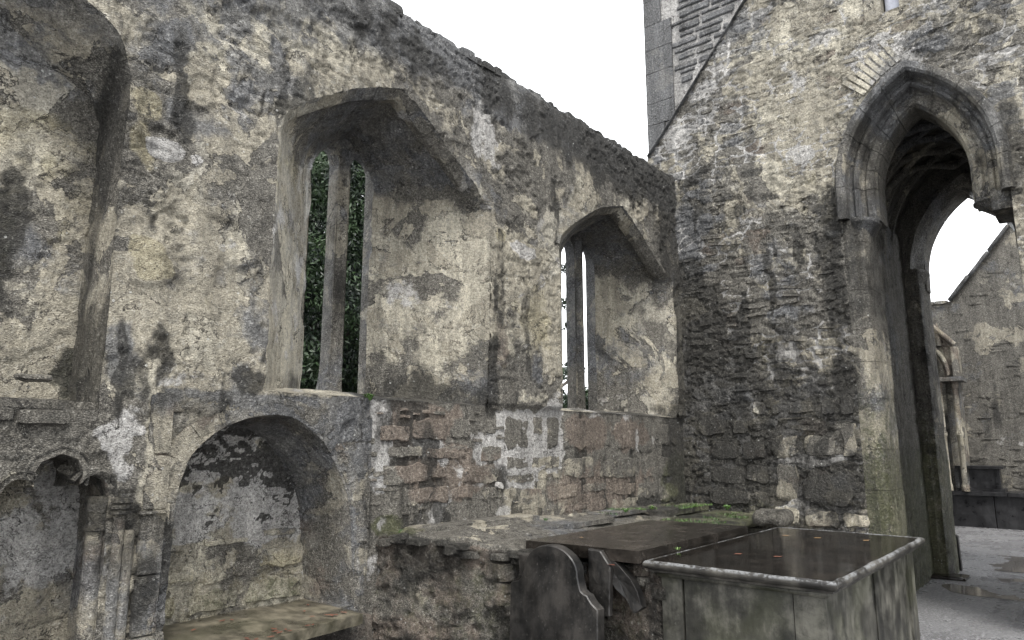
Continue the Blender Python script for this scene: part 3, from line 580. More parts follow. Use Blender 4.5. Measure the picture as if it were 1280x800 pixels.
# back of the wall with the window lights left open, and its ends
def light_poly(x0, x1, z0, z1, n=14):
    m = (x0 + x1) / 2; r = (x1 - x0) / 2; A = [(x0, z0), (x0, z1 - r)]
    for t in np.linspace(0, pi, n): A.append((m - r * cos(t), z1 - r + r * 1.15 * sin(t)))
    A += [(x1, z1 - r), (x1, z0)]
    q = np.array(A); out = resample(np.vstack([q, q[:1]]), 90)[:-1]; return out
LIGHTS = [(2.835, 3.075, 1.95, 3.86), (3.188, 3.425, 1.95, 3.86), (6.0, 6.25, 1.95, 3.83), (6.415, 6.655, 1.95, 3.83)]
big = [light_poly(a - .07, b + .07, 1.90, d + .06) for (a, b, c, d) in LIGHTS]
wall_face('rear_face', 'y', 4.47, 1, np.arange(-1.6, 7.56, .04), np.arange(-.1, 4.80, .04), big, 'far', NW, dscale=.3)
# ragged coping stones along the wall head
x = -1.6
while x < 7.35:
    L = random.uniform(.08, .30); hgt = random.uniform(.0, .03)
    V, Q = rough_box((x, Y1 + random.uniform(-.03, .03), 4.73), (x + L - .01, 4.47, 4.80 + hgt), .04, .014, .026, int(x * 20) % 50 + 60, scale=9)
    mk('coping_stone', V, Q, M_STONE, NW, M=np.clip(masks(V, 'w1') + np.array([-.3, .1, .02, 0, 0, -.2, .35, 0, random.uniform(-.1, .06)]), 0, 1), sharp_angle=35); x += L
V, Q = rough_box((-1.6, Y1 + .1, 4.6), (7.45, 4.45, 4.76), .12, .03, .01, 3); mk('wall_core', V, Q, M_STONE, NW, 'w1')
for (a_, b_, z_) in ((-1.6, 7.45, 4.26), (5.9, 6.85, 4.14), (2.9, 3.6, 4.22)):
    V, Q = rough_box((a_, 3.84, z_), (b_, 4.40, 4.62), .15, .01, .002, 3); mk('wall_core', V, Q, M_STONE, NW, 'w1')

def reveal(name, Pf, Bf, yb, kind, parent, rows=22, disp_k=1., closed=True, y0=Y1, front_kind='w1'):
    """splayed window or niche lining between the outline in the wall face and the one at depth yb"""
    n = len(Pf); c = Pf.mean(0)
    T = np.roll(Pf, -1, 0) - np.roll(Pf, 1, 0); T /= np.maximum(np.linalg.norm(T, axis=1, keepdims=True), 1e-9)
    area = np.sum(Pf[:, 0] * np.roll(Pf[:, 1], -1) - np.roll(Pf[:, 0], -1) * Pf[:, 1]); s = 1 if area > 0 else -1
    N = s * np.stack([-T[:, 1], T[:, 0]], 1)                            # points into the opening
    base = np.stack([Pf[:, 0], np.full(n, y0), Pf[:, 1]], 1); Mf = masks(base, front_kind); hf = disp(base, front_kind, Mf)
    R = [np.stack([Pf[:, 0] - N[:, 0] * .09, np.full(n, y0 + .10), Pf[:, 1] - N[:, 1] * .09], 1), np.stack([Pf[:, 0] - N[:, 0] * .03, np.full(n, y0 + .02), Pf[:, 1] - N[:, 1] * .03], 1)]
    for k, t in enumerate(np.linspace(0, 1, rows)):
        q = Pf * (1 - t) + Bf * t; y = y0 + (yb - y0) * t; P = np.stack([q[:, 0], np.full(n, y), q[:, 1]], 1)
        w_ = min(1, t * rows / 4)
        dd = disp(P, kind, masks(P, kind)) * disp_k
        P[:, 1] -= (1 - w_) * hf; P[:, 0] += w_ * N[:, 0] * dd; P[:, 2] += w_ * N[:, 1] * dd
        R.append(P)
    V, Q = loft(R, closed)
    if s > 0: Q = Q[:, ::-1]
    Mx = masks(V, kind)
    if kind == 'rev':
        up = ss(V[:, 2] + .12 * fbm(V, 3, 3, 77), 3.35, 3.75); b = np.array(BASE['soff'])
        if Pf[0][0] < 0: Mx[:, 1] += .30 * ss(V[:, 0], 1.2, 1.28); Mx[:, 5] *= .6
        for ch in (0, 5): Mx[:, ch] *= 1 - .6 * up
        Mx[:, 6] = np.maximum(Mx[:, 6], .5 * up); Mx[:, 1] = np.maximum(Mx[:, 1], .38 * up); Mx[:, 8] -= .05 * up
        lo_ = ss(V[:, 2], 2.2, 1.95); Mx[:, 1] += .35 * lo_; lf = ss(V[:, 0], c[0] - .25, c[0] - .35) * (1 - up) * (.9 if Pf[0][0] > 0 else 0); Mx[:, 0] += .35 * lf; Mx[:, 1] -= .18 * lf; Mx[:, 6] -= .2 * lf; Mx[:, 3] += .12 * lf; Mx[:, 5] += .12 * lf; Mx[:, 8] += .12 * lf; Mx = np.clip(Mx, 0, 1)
    return mk(name, V, Q, M_STONE, parent, M=Mx)

def window(Pf, Bf, yb, lights, mull, label, dark=False):
    fm = M_FRAMED if dark else M_FRAME
    W = reveal('window', Pf, Bf, yb, 'rev', NW); W['label'] = label
    # pierced stone screen holding the two lights
    x0, x1 = lights[0][0] - .08, lights[1][1] + .08
    LP = [light_poly(*l) for l in lights]
    wall_face('window_head', 'y', yb, -1, np.arange(x0, x1, .01), np.arange(1.88, 4.06, .01), LP, 'soff', W, dscale=.4)
    for p in LP:
        n = len(p); R = [np.stack([p[:, 0], np.full(n, y), p[:, 1]], 1) for y in (yb - .006, yb + .04, yb + .075, yb + .11)]
        pass
        V, Q = loft(R); Ml = masks(V, 'mull'); Ml[:, 8] += .10 - .12 * dark; Ml[:, 1] *= .6; mk('light_lining', V, Q[:, ::-1], M_STONE, W, M=Ml)
    # mullion: moulded plan swept up, flared foot
    cx = mull; plan = np.array([(-.066, .115), (-.066, .01), (-.02, -.045), (.014, -.045), (.046, .01), (.046, .115)])
    zz = np.r_[[1.93, 1.96, 2.0, 2.06, 2.12, 2.2], np.arange(2.25, 2.88, .05), [2.895, 2.905], np.arange(2.95, 3.72, .05), [3.74, 3.80, 3.86]]; sc_ = np.r_[[1.75, 1.68, 1.4, 1.22, 1.1, 1.02], np.ones(len(zz) - 9), [1, 1.2, 1.6]]
    R = []
    for z, s in zip(zz, sc_):
        p = plan.copy(); p[:, 0] *= s
        if z > 2.9: p[2:4, 1] += .012; p[2:4, 0] *= .85
        R.append(np.stack([cx + p[:, 0], yb + p[:, 1], np.full(6, z)], 1))
    V, Q = loft(R); V += (.004 * fbm(V, (10, 10, 4), 4, 733))[:, None] * np.array([1, 1, 0]); Mm = masks(V, 'mull'); Mm[:, 8] += -.05 * dark; mk('mullion', V, Q, M_STONE, W, M=Mm, sharp_angle=25)
    for sx in (lights[0][0], lights[1][1]):
        for z in (2.35, 2.8, 3.1, 3.45): pass
    return W
W1 = window(P_W1, B_W1, 4.31, LIGHTS[:2], 3.14, 'taller looking nearer window with green yew showing through its two narrow lights')
W2 = window(P_W2, B_W2, 4.31, LIGHTS[2:], 6.345, 'farther window near the corner with white sky showing through its slits', True)
# blocked recess at the left
W0 = reveal('blind_recess', P_W0, B_W0, 3.98, 'rev', NW, rows=12); W0['label'] = 'shallow walled up pointed recess at the left end of the wall'
us0 = np.r_[np.arange(-.8, .75, .06), np.arange(.75, 1.40, .0125)]
ob = wall_face('recess_back', 'y', 3.975, -1, us0, np.arange(1.70, 4.3, .0125), [], 'rev', W0)
me = ob.data; co = np.zeros(len(me.vertices) * 3); me.vertices.foreach_get('co', co); co = co.reshape(-1, 3) + wloc(ob)
Mx = masks(co, 'rev'); x, z = co[:, 0], co[:, 2]; nz_ = fbm(co, 5, 4, 91)
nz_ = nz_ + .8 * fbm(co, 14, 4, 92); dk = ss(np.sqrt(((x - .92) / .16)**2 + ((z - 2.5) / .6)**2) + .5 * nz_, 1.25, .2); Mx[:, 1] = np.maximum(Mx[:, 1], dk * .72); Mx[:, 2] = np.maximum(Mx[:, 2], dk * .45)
Mx[:, 6] = np.maximum(Mx[:, 6], .75 * ss(z + .2 * nz_, 3.3, 3.6)); Mx[:, 1] = np.maximum(Mx[:, 1], .40 * ss(z + .2 * nz_, 3.35, 3.7)); Mx[:, 5] = np.clip(Mx[:, 5] + .15 - .4 * ss(z, 3.2, 3.5), 0, 1)  # head of the recess back: shade under the arch put into the colour
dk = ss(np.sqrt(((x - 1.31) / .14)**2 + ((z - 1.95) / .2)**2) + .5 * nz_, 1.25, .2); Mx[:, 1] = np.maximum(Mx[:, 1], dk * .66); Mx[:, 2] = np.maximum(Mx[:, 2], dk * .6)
for nm, ch in (('cA', (0, 1, 2)), ('cB', (3, 4, 5)), ('cC', (6, 8, 7))):
    c = np.ones((len(co), 4), np.float32); c[:, :3] = Mx[:, list(ch)]; me.color_attributes[nm].data.foreach_set('color', c.ravel())
# rim stones of the window arches
def arch_rim(Pf, i0, i1, pieces, parent, kind='dress', width=.05, y0=Y1, out=.014, tint=0.):
    idx = np.arange(i0, i1 + 1); q = Pf[idx % len(Pf)]
    T = np.gradient(q, axis=0); T /= np.linalg.norm(T, axis=1, keepdims=True); area = np.sum(Pf[:, 0] * np.roll(Pf[:, 1], -1) - np.roll(Pf[:, 0], -1) * Pf[:, 1]); s = 1 if area > 0 else -1
    N = s * np.stack([-T[:, 1], T[:, 0]], 1)
    prof = [(-.045, .03), (-.028, -out), (.004, -out), (width, .055), (width, .12), (-.02, .14)]
    cuts = np.linspace(0, len(q) - 1, pieces + 1).round().astype(int)
    for a, b in zip(cuts[:-1], cuts[1:]):
        if b - a < 1: continue
        sub = resample(q[a:b+1], max(5, (b - a) * 2)); sn = resample(N[a:b+1], max(5, (b - a) * 2))
        L = np.linalg.norm(sub[-1] - sub[0]); sub = sub.copy(); d0 = sub[1] - sub[0]; sub[0] += d0 / np.linalg.norm(d0) * .002; sub[-1] -= d0 / np.linalg.norm(d0) * .002
        R = []
        jit = random.uniform(-.004, .004)
        for (t, y) in prof:
            P = np.stack([sub[:, 0] + sn[:, 0] * t, np.full(len(sub), y0 + y + jit), sub[:, 1] + sn[:, 1] * t], 1)
            P += (.006 * fbm(P, 14, 3, 701))[:, None] * np.array([1, 1, 1]); R.append(P)
        V = np.stack(R, 1).reshape(-1, 3); k = len(prof); Q = quads(len(sub), k)
        F = Q.tolist() + [list(range(k))[::-1], [(len(sub) - 1) * k + i for i in range(k)]]
        if s > 0: F = [f[::-1] for f in F]
        Mx = masks(V, kind); Mx[:, 8] = np.clip(Mx[:, 8] + random.uniform(-.05, .05) + tint, 0, 1)
        mk('arch_stone', V, F, M_STONE, parent, M=Mx, sharp_angle=35)
n1, n2 = 21, 25
arch_rim(P_W1, 21, 21 + 25, 5, W1, 'rim', .06, out=.02); arch_rim(P_W1, 21 + 25, 21 + 50, 6, W1, 'rim', .06, out=.02)
arch_rim(P_W2, 21, 21 + 25, 5, W2, 'rim', .06, out=.02, tint=-.08); arch_rim(P_W2, 21 + 25, 21 + 50, 6, W2, 'rim', .06, out=.02, tint=-.08)

# --- tomb niche
def shrink(P, s, c):
    return (P - c) * s + c
B_N1 = P_N1.copy(); B_N1[:, 0] = 1.69 + (P_N1[:, 0] - 1.71) * (2.775 - 1.69) / (2.88 - 1.71); B_N1[:, 1] = .60 + (P_N1[:, 1] - .63) * .97
NI = reveal('tomb_niche', P_N1, B_N1, 4.06, 'dress', NW, rows=16); NI['label'] = 'round headed tomb recess with black moss on its back wall'
wall_face('niche_back', 'y', 4.05, -1, np.arange(1.60, 2.95, .0115), np.arange(.55, 1.80, .0115), [], 'nich', NI)
for r_, in [((1.72, .64, 1.97, .80),), ((1.98, .64, 2.33, .79),), ((2.34, .63, 2.76, .82),), ((1.72, .81, 2.05, .97),), ((2.06, .80, 2.40, .98),), ((2.41, .83, 2.76, 1.0),), ((1.72, .99, 2.0, 1.07),), ((2.42, 1.02, 2.70, 1.1),), ((2.05, 1.0, 2.38, 1.08),)]:
    add_stone(r_, .016, NI, 'y', 4.035, 'nich', adj=lambda M, t: np.clip(M + np.array([.1, -.1, .12, -.1, .05, .25 * t, .1, 0, .05]), 0, 1), name='niche_stone', gap=.005)
# flat dressed surround: ring of arch stones, pilaster left, strip right
def ring_stones(Pf, i0, i1, pieces, parent, wd, name='arch_stone', kind='dress', y0=Y1):
    idx = np.arange(i0, i1 + 1); q = Pf[idx]
    T = np.gradient(q, axis=0); T /= np.linalg.norm(T, axis=1, keepdims=True); N = np.stack([-T[:, 1], T[:, 0]], 1)   # outward for clockwise outline
    cuts = np.linspace(0, len(q) - 1, pieces + 1).round().astype(int)
    for a, b in zip(cuts[:-1], cuts[1:]):
        m = 9; sub = resample(q[a:b+1], m); sn = resample(N[a:b+1], m); e = (sub[1] - sub[0]); e /= np.linalg.norm(e); sub[0] += e * .0025; e = sub[-1] - sub[-2]; e /= np.linalg.norm(e); sub[-1] -= e * .0025
        wdj = wd * random.uniform(.85, 1.12); R = []
        for (t, y) in [(-.004, .10), (-.006, .03), (.004, .004), (.018, -.010), (.022, -.034), (wdj * .7, -.044), (wdj - .004, -.042), (wdj, .03)]:
            P = np.stack([sub[:, 0] + sn[:, 0] * t, np.full(m, y0 + y), sub[:, 1] + sn[:, 1] * t], 1); P[:, 1] += .005 * fbm(P, 9, 4, 711); R.append(P)
        V = np.stack(R, 1).reshape(-1, 3); k = 8; F = quads(m, k).tolist() + [list(range(k))[::-1], [(m - 1) * k + i for i in range(k)]]
        Mx = masks(V, kind); Mx[:, 8] = np.clip(Mx[:, 8] + random.uniform(-.06, .06), 0, 1)
        mk(name, V, F, M_STONE, parent, M=Mx, sharp_angle=28)
ring_stones(P_N1, 22, 54, 6, NI, .12); ring_stones(P_N1, 55, 96, 6, NI, .115)
def block(name, lo, hi, parent, kind='dress', res=.03, r=.012, amp=.006, mat=None, tint=0., scale=9, taper=None, xf=None):
    V, Q = rough_box(lo, hi, res, r, amp, random.randint(0, 60), taper=taper, xf=xf, scale=scale)
    Mx = masks(V, kind); Mx[:, 8] = np.clip(Mx[:, 8] + tint + random.uniform(-.05, .05), 0, 1)
    return mk(name, V, Q, mat or M_STONE, parent, M=Mx, sharp_angle=32)
z = .40
for hh in (.30, .28, .285, .02, .27, .31):      # left pilaster of the niche
    pr = .055 if hh > .05 else .07
    block('jamb_stone', (1.545 - (hh < .05) * .01, Y1 - pr, z), (1.665 + (hh < .05) * .01, Y1 + .03, z + hh - .004), NI, r=.014 if hh > .05 else .008, amp=.006 if hh > .05 else .002); z += hh
block('jamb_stone', (1.60, Y1 - .045, 1.76), (2.05, Y1 + .03, 1.875), NI, r=.02); block('jamb_stone', (2.055, Y1 - .035, 1.79), (2.45, Y1 + .03, 1.885), NI, r=.02); block('jamb_stone', (2.455, Y1 - .03, 1.75), (2.93, Y1 + .03, 1.885), NI, r=.02)
z = .45
for hh in (.33, .30, .32, .22, .16):
    block('jamb_stone', (2.86 + .012 * (z > 1.0), Y1 - .035, z), (2.962, Y1 + .03, z + hh - .005), NI, r=.014); z += hh
block('jamb_stone', (2.70, Y1 - .028, 1.53), (2.86, Y1 + .02, 1.745), NI, r=.012)
# rough slab laid on the niche floor, its front edge broken
def slab_t(V):
    f = ss(V[:, 1], 3.78, 3.42); V[:, 1] += f * .05 * fbm(V, (5, .1, .1), 3, 721) + f * (-.16 * (2.72 - V[:, 0])); return V
block('niche_slab', (1.66, 3.42, .575), (2.76, 4.05, .635), NI, 'top', res=.025, r=.006, amp=.006, taper=slab_t, mat=M_SLAB)
block('niche_base', (1.62, 3.60, 0), (2.98, 3.90, .565), NI, 'plat', res=.05, r=.03, amp=.05)

# --- trefoil niche at the far left
B_N2 = shrink(P_N2, np.array([.93, .97]), np.array([1.13, 1.0]))
TN = reveal('trefoil_niche', P_N2, B_N2, 3.97, 'dress', NW, rows=12); TN['label'] = 'small cusped trefoil headed niche in the bottom left corner'
wall_face('niche_back', 'y', 3.965, -1, np.arange(.90, 1.45, .0115), np.arange(.4, 1.62, .0115), [], 'nich2', TN)
i0 = 19
ring_stones(P_N2, 19, 44, 2, TN, .045, 'hood_stone', 'arch'); ring_stones(P_N2, 44, 68, 2, TN, .045, 'hood_stone', 'arch'); ring_stones(P_N2, 68, 88, 2, TN, .045, 'hood_stone', 'arch')
block('hood_stone', (.80, Y1 - .03, 1.575), (1.12, Y1 + .03, 1.655), TN, 'arch', r=.02, amp=.008); block('hood_stone', (1.125, Y1 - .035, 1.57), (1.435, Y1 + .03, 1.64), TN, 'arch', r=.02, amp=.008)
def turned(name, cx, cy, prof, n, parent, kind='dress', mat=None, tint=0.):
    a = np.linspace(0, 2*pi, n, endpoint=False); R = [np.stack([cx + r*np.cos(a), cy + r*np.sin(a), np.full(n, z)], 1) for (r, z) in prof]
    V, Q = loft(R); V += (.003 * fbm(V, 18, 3, 731))[:, None]; Mx = masks(V, kind); Mx[:, 8] = np.clip(Mx[:, 8] + tint, 0, 1)
    return mk(name, V, Q, mat or M_STONE, parent, M=Mx, sharp_angle=50)
turned('shaft', 1.372, 3.70, [(.040, z) for z in np.linspace(.3, 1.20, 24)], 16, TN, tint=-.05)
turned('capital', 1.372, 3.70, [(.042, 1.20), (.052, 1.205), (.052, 1.22), (.042, 1.23), (.046, 1.29), (.058, 1.33), (.060, 1.35), (.048, 1.362)], 16, TN, 'arch')
for cx, zt in ((1.455, 1.27), (1.505, 1.20)):
    turned('shaft', cx, 3.655, [(.027, z) for z in np.linspace(.3, zt, 24)], 14, TN)
turned('capital', 1.455, 3.65, [(.030, 1.27), (.044, 1.275), (.046, 1.285), (.034, 1.295), (.048, 1.30), (.050, 1.312), (.038, 1.322), (.052, 1.328), (.052, 1.345), (.03, 1.355)], 16, TN, 'arch', tint=.1)
block('jamb_stone', (1.41, Y1 - .01, .3), (1.535, Y1 + .03, .80), TN, r=.01); block('jamb_stone', (1.41, Y1 - .01, .805), (1.535, Y1 + .03, 1.26), TN, r=.01)
# string course of broken slabs under the recess
for (a, b, z0, z1, pr) in ((.6, .98, 1.70, 1.76, .05), (.985, 1.20, 1.69, 1.755, .07), (1.205, 1.36, 1.68, 1.74, .05), (.7, 1.10, 1.62, 1.685, .02), (1.105, 1.34, 1.63, 1.68, .03)):
    block('ledge_stone', (a, Y1 - pr, z0), (b - .008, Y1 + .05, z1), NW, 'rub', r=.018, amp=.016, scale=8)
block('ledge_stone', (.5, Y1 - .02, 1.73), (1.32, 3.98, 1.80), NW, 'rub', r=.02, amp=.03, scale=6)
# masonry stones seen one by one
def adjN(M, t):
    M[:, 4] = np.clip(M[:, 4] * .7 + .14 + .40 * (t - .5), 0, .7); M[:, 6] *= .4; M[:, 3] *= .6; M[:, 8] = np.clip(M[:, 8] + .04, 0, 1); M[:, 0] = np.clip(M[:, 0] * .6 + .18, 0, 1); M[:, 1] = np.clip(M[:, 1] * .6, 0, 1); return M
for k, r_ in enumerate(STONES_N):
    add_stone(r_, .005, NW, 'y', Y1 - .003, 'w1', adj=adjN, gap=.001, res=.020, shape=7)
for k, r_ in enumerate(STONES_NB):
    add_stone(r_, .018, NW, 'y', Y1 - .004, 'rub', adj=lambda M, t: np.clip(M + np.array([.1, -.2, 0, 0, 0, .15 * t, .1, 0, .08]), 0, 1), gap=.003, res=.022)
# small pinning stones in the joints
for k in range(60):
    x = random.uniform(2.98, 4.35) if k < 44 else random.uniform(4.35, 7.2); z = random.uniform(1.12, 1.86); s = random.uniform(.035, .085)
    if any(a - .01 < x < c + .01 and b - .01 < z < d + .01 for (a, b, c, d) in STONES_N): continue
    add_stone((x - s, z - s * .4, x + s, z + s * .4), .009, NW, 'y', Y1, 'w1', adj=adjN, gap=.002, res=.02)
# stones showing through the plaster
for k in range(60):
    x = random.uniform(1.35, 7.3); z = random.uniform(1.95, 4.6); s = random.uniform(.05, .13); hgt = s * random.uniform(.3, .7)
    if any(pip(np.array([x + a]), np.array([z + b]), p)[0] for p in holes for a in (-s-.08, 0, s+.08) for b in (-hgt-.08, 0, hgt+.08)): continue
    add_stone((x - s, z - hgt, x + s, z + hgt), random.uniform(.006, .013), NW, 'y', Y1 + .002, 'w1', gap=.0, res=.018, shape=3)
add_stone((4.205, 1.255, 4.275, 1.315), .035, NW, 'y', Y1, 'w1', adj=lambda M, t: np.clip(M * 0 + np.array([1, 0, 0, 1, 0, 0, 0, 0, .62]), 0, 1), gap=0, res=.01, shape=2)   # pale pebble

# =================================================================== CROSSING TOWER with the tall arch
X2 = 7.48; AC = 1.10
TW = thing('church_tower', 'tall rubble stone tower wall pierced by a high pointed archway', 'tower', (X2 + 1.6, 1.1, 0))
al, ar = gothic(AC, .71, 4.20, 1.14, 30)
P_A = np.vstack([resample([(AC + .71, -.05), (AC + .71, 4.20)], 44)[:-1], al[:-1], ar[:-1], resample([(AC - .71, 4.20), (AC - .71, -.05)], 44)])
SLIT = np.array([(1.05, 5.98), (1.43, 5.98), (1.43, 6.75), (1.05, 6.75)])
RAKE = [(3.97, 5.17), (2.60, 6.80), (1.2, 8.47)]       # old roof line
def rz(y): return np.interp(-np.asarray(y), [-3.97, -2.60, -1.2], [5.17, 6.80, 8.47])
us2 = np.r_[np.arange(-2.4, .2, .04), np.arange(.2, 4.02, .0135)]; zs2 = np.r_[np.arange(-.1, .7, .05), np.arange(.7, 7.3, .0135), np.arange(7.3, 8.6, .05)]
def post_t(P):
    m = (P[:, 2] > rz(P[:, 1])) & (P[:, 1] > 1.2); P[m, 0] = X2 + .055 + (P[m, 0] - X2) * .3
    return P
ob = wall_face('tower_face', 'x', X2, -1, us2, zs2, [P_A, SLIT], 'w2', TW, post=post_t)
me = ob.data; co = np.zeros(len(me.vertices) * 3); me.vertices.foreach_get('co', co); co = co.reshape(-1, 3) + wloc(ob)
m = (co[:, 2] > rz(co[:, 1])) & (co[:, 1] > 1.2)
for nm, vals in (('cA', (.0, .05, .0)), ('cB', (.95, 0, 0)), ('cC', (.2, .55, 0))):
    c = np.zeros(len(co) * 4, np.float32); me.color_attributes[nm].data.foreach_get('color', c); c = c.reshape(-1, 4); c[m, :3] = vals; me.color_attributes[nm].data.foreach_set('color', c.ravel())
# squared and coursed stones of the tower above the old roof line
z = 5.0
while z < 8.3:
    hh = random.uniform(.05, .13)
    y = 3.62 + random.uniform(-.12, .06)
    while y > 1.3:
        L = random.uniform(.16, .55); y0 = y - L
        zz0 = z + random.uniform(-.008, .008)
        if min(rz(y), rz(y0)) < zz0 - .02 or (rz((y + y0) / 2) < zz0):
            yb = y0
            if rz(y0) > zz0: yb = y - L * .5
            if rz(yb) <= zz0 + .03 and y - yb > .08:
                add_stone((yb, zz0, y, zz0 + hh), .014, TW, 'x', X2 + .040, 'slate', adj=lambda M, t: np.clip(M + np.array([0, .0, 0, 0, 0, .05, 0, 0, .06]), 0, 1), gap=.0005, res=.03, shape=9, edge=.11)
        y = y0
    z += hh + .004
z = 4.85
while z < 8.4:                                                              # quoins at the tower corner
    hh = random.uniform(.20, .42); L = random.choice((.24, .38, .30))
    if z + hh * .4 > 5.17: 
        y0 = 4.01 - L
        if rz(y0) > z + .02: y0 = max(y0, 3.99 - max(0, (z + hh - 5.17)) * .84 + 0); 
        if 4.01 - y0 > .07:
            block('quoin', (X2 + .02, y0, z), (X2 + .5, 4.01, z + hh - .004), TW, 'slate', res=.05, r=.005, amp=.005, tint=-.08)
    z += hh
# raking drip mould marking the lost roof
for k in range(12):
    t0, t1 = k / 12, (k + 1) / 12; y0, y1_ = 3.98 - 2.78 * t0, 3.98 - 2.78 * t1; z0, z1 = rz(y0), rz(y1_); L = sqrt((y1_-y0)**2 + (z1-z0)**2); th = atan2(z1 - z0, y0 - y1_)
    def xf(V, y0=y0, z0=z0, th=th):
        W_ = V.copy(); s = V[:, 1]; n_ = V[:, 2]; W_[:, 1] = y0 - s * cos(th) + n_ * -sin(th); W_[:, 2] = z0 + s * sin(th) - n_ * -cos(th) ; return W_
    V, Q = rough_box((X2 - .055, .003, -.03), (X2 + .07, L - .003, .035), .05, .014, .010, k + 5, xf=xf)
    mk('drip_mould_stone', V, Q[:, ::-1], M_STONE, TW, M=np.clip(masks(V, 'slate') + np.array([0, .35, .05, 0, 0, 0, -.1, 0, -.18]), 0, 1))
# masonry blocks low on the tower face, thin rubble higher up
for r_ in STONES_T:
    add_stone(r_, .026, TW, 'x', X2 - .004, 'w2', gap=-.002, res=.03, adj=lambda M, t: np.clip(M + np.array([.1, -.15, 0, 0, .1 * t, .08, 0, 0, .03]), 0, 1))
placed = []
k = 0
while len(placed) < 225 and k < 6000:
    k += 1
    y = random.uniform(.2, 3.6); z = random.uniform(1.4, 6.8); s = random.uniform(.06, .2); hgt = random.uniform(.02, .05)
    if z > rz(y) - .15 or z > rz(min(3.97, y + s)) - .12: continue
    if any(pip(np.array([y + a]), np.array([z + b]), p)[0] for p in (P_A, SLIT) for a in (-s-.10, 0, s+.10) for b in (-hgt-.1, 0, hgt+.1)): continue
    if any(a < y + s and c > y - s and b < z + hgt and d > z - hgt for (a, b, c, d) in STONES_T): continue
    if any(abs(y - a) < (s + c) * .95 and abs(z - b) < (hgt + d) for (a, b, c, d) in placed): continue
    placed.append((y, z, s, hgt))
    add_stone((y - s, z - hgt, y + s, z + hgt), random.uniform(.010, .022), TW, 'x', X2 - .002, 'w2', gap=0, res=.025, shape=3.2, slant=random.uniform(-.08, .12))
# relieving stones fanned over the arch crown
def radial_stones():
    R = (.73**2 + 1.16**2) / (2 * .73); cc = AC + .73 - R
    for k in range(8):
        th = radians(45.5 + k * 2.5); r0 = R + .05; r1 = r0 + random.uniform(.22, .32)
        def xf(V, th=th):
            W_ = V.copy(); rr = V[:, 1]; s = V[:, 2]; W_[:, 1] = cc + rr * cos(th) - s * sin(th); W_[:, 2] = 4.20 + rr * sin(th) + s * cos(th); return W_
        V, Q = rough_box((X2 - .038, r0, -.026), (X2 + .05, r1, .024), .03, .006, .008, k + 20, xf=xf, scale=12)
        mk('relieving_stone', V, Q, M_STONE, TW, M=np.clip(masks(V, 'arch') + np.array([.4, -.2, -.05, .3, 0, .05, -.25, 0, .14]), 0, 1), sharp_angle=35)
radial_stones()
# arch mouldings
def arch_order(c, a, zs_, rise, prof, pieces, parent, kind, name='voussoir', sub=9, tint=0., seed=0, gap=.003, amp=.0035, stilt=0.):
    R = (a*a + rise*rise) / (2*a)
    for side in (1, -1):
        for k in range(-1 if stilt else 0, pieces):
            rows = []
            for (t, x) in prof:
                r = R - t; thm = math.acos(np.clip((R - a) / r, -1, 1)); g_ = gap / r
                th = np.linspace(thm * k / pieces + g_, thm * (k + 1) / pieces - (g_ if k < pieces - 1 else 0), sub)
                y = c + side * (a - R + r * np.cos(th)); z = zs_ + r * np.sin(th)
                if k < 0: y = np.full(sub, c + side * (a - t)); z = np.linspace(zs_ - stilt, zs_ - gap, sub)
                rows.append(np.stack([np.full(sub, x), y, z], 1))
            V = np.stack(rows, 1).reshape(-1, 3); V += (amp * fbm(V, 8, 4, 741 + seed))[:, None] * np.array([1, .7, .7]); n_ = len(prof)
            F = quads(sub, n_).tolist() + [list(range(n_))[::-1], [(sub - 1) * n_ + i for i in range(n_)]]
            if side > 0: F = [f[::-1] for f in F]
            Mx = masks(V, kind); Mx[:, 8] = np.clip(Mx[:, 8] + random.uniform(-.05, .05) + tint, 0, 1)
            mk(name, V, F, M_STONE, parent, M=Mx, sharp_angle=24)
AW = reveal  # placeholder name kept unused
def arch_part(name, parent, label, pts): pass
# the archway itself is a part of the tower; its stones hang below it
n_ = 30; zz = np.linspace(0, 3.9, n_)
yy = np.concatenate([np.stack([np.full(n_, 8.05), np.full(n_, 1.80), zz], 1), np.stack([np.full(n_, 8.05), np.full(n_, 4.0), zz], 1)])
def side_wall(name, y, x0, x1, z1, parent, kind='vault', sgn=-1):
    xs = np.arange(x0, x1 + .001, .04); zs_ = np.arange(0, z1, .04); X_, Z_ = np.meshgrid(xs, zs_, indexing='ij'); P = np.stack([X_.ravel(), np.full(X_.size, y), Z_.ravel()], 1)
    Mx = masks(P, kind); h = disp(P, kind, Mx); st, gap, cid = voro(P[:, 0] * 1.6, P[:, 2] * 2.6, 33); h = h + .02 * ss(gap, .0, .05)
    P[:, 1] += sgn * h; Q = quads(len(xs), len(zs_))
    return mk(name, P, Q if sgn < 0 else Q[:, ::-1], M_STONE, parent, M=Mx)
AR = side_wall('archway', 1.79, 7.9, 10.3, 4.3, TW, sgn=-1); AR['label'] = 'dark vaulted passage running under the tower'
prof1 = [(-.03, 7.52), (-.012, 7.42), (.006, 7.395), (.06, 7.40), (.085, 7.425), (.09, 7.47), (.10, 7.55), (.125, 7.575), (.14, 7.55), (.165, 7.545), (.18, 7.575), (.185, 7.64), (.215, 7.675), (.235, 7.655), (.30, 7.67), (.325, 7.72), (.325, 8.05), (-.03, 8.05)]
arch_order(AC, .73, 4.20, 1.16, prof1, 5, AR, 'arch', gap=.003, stilt=.335)
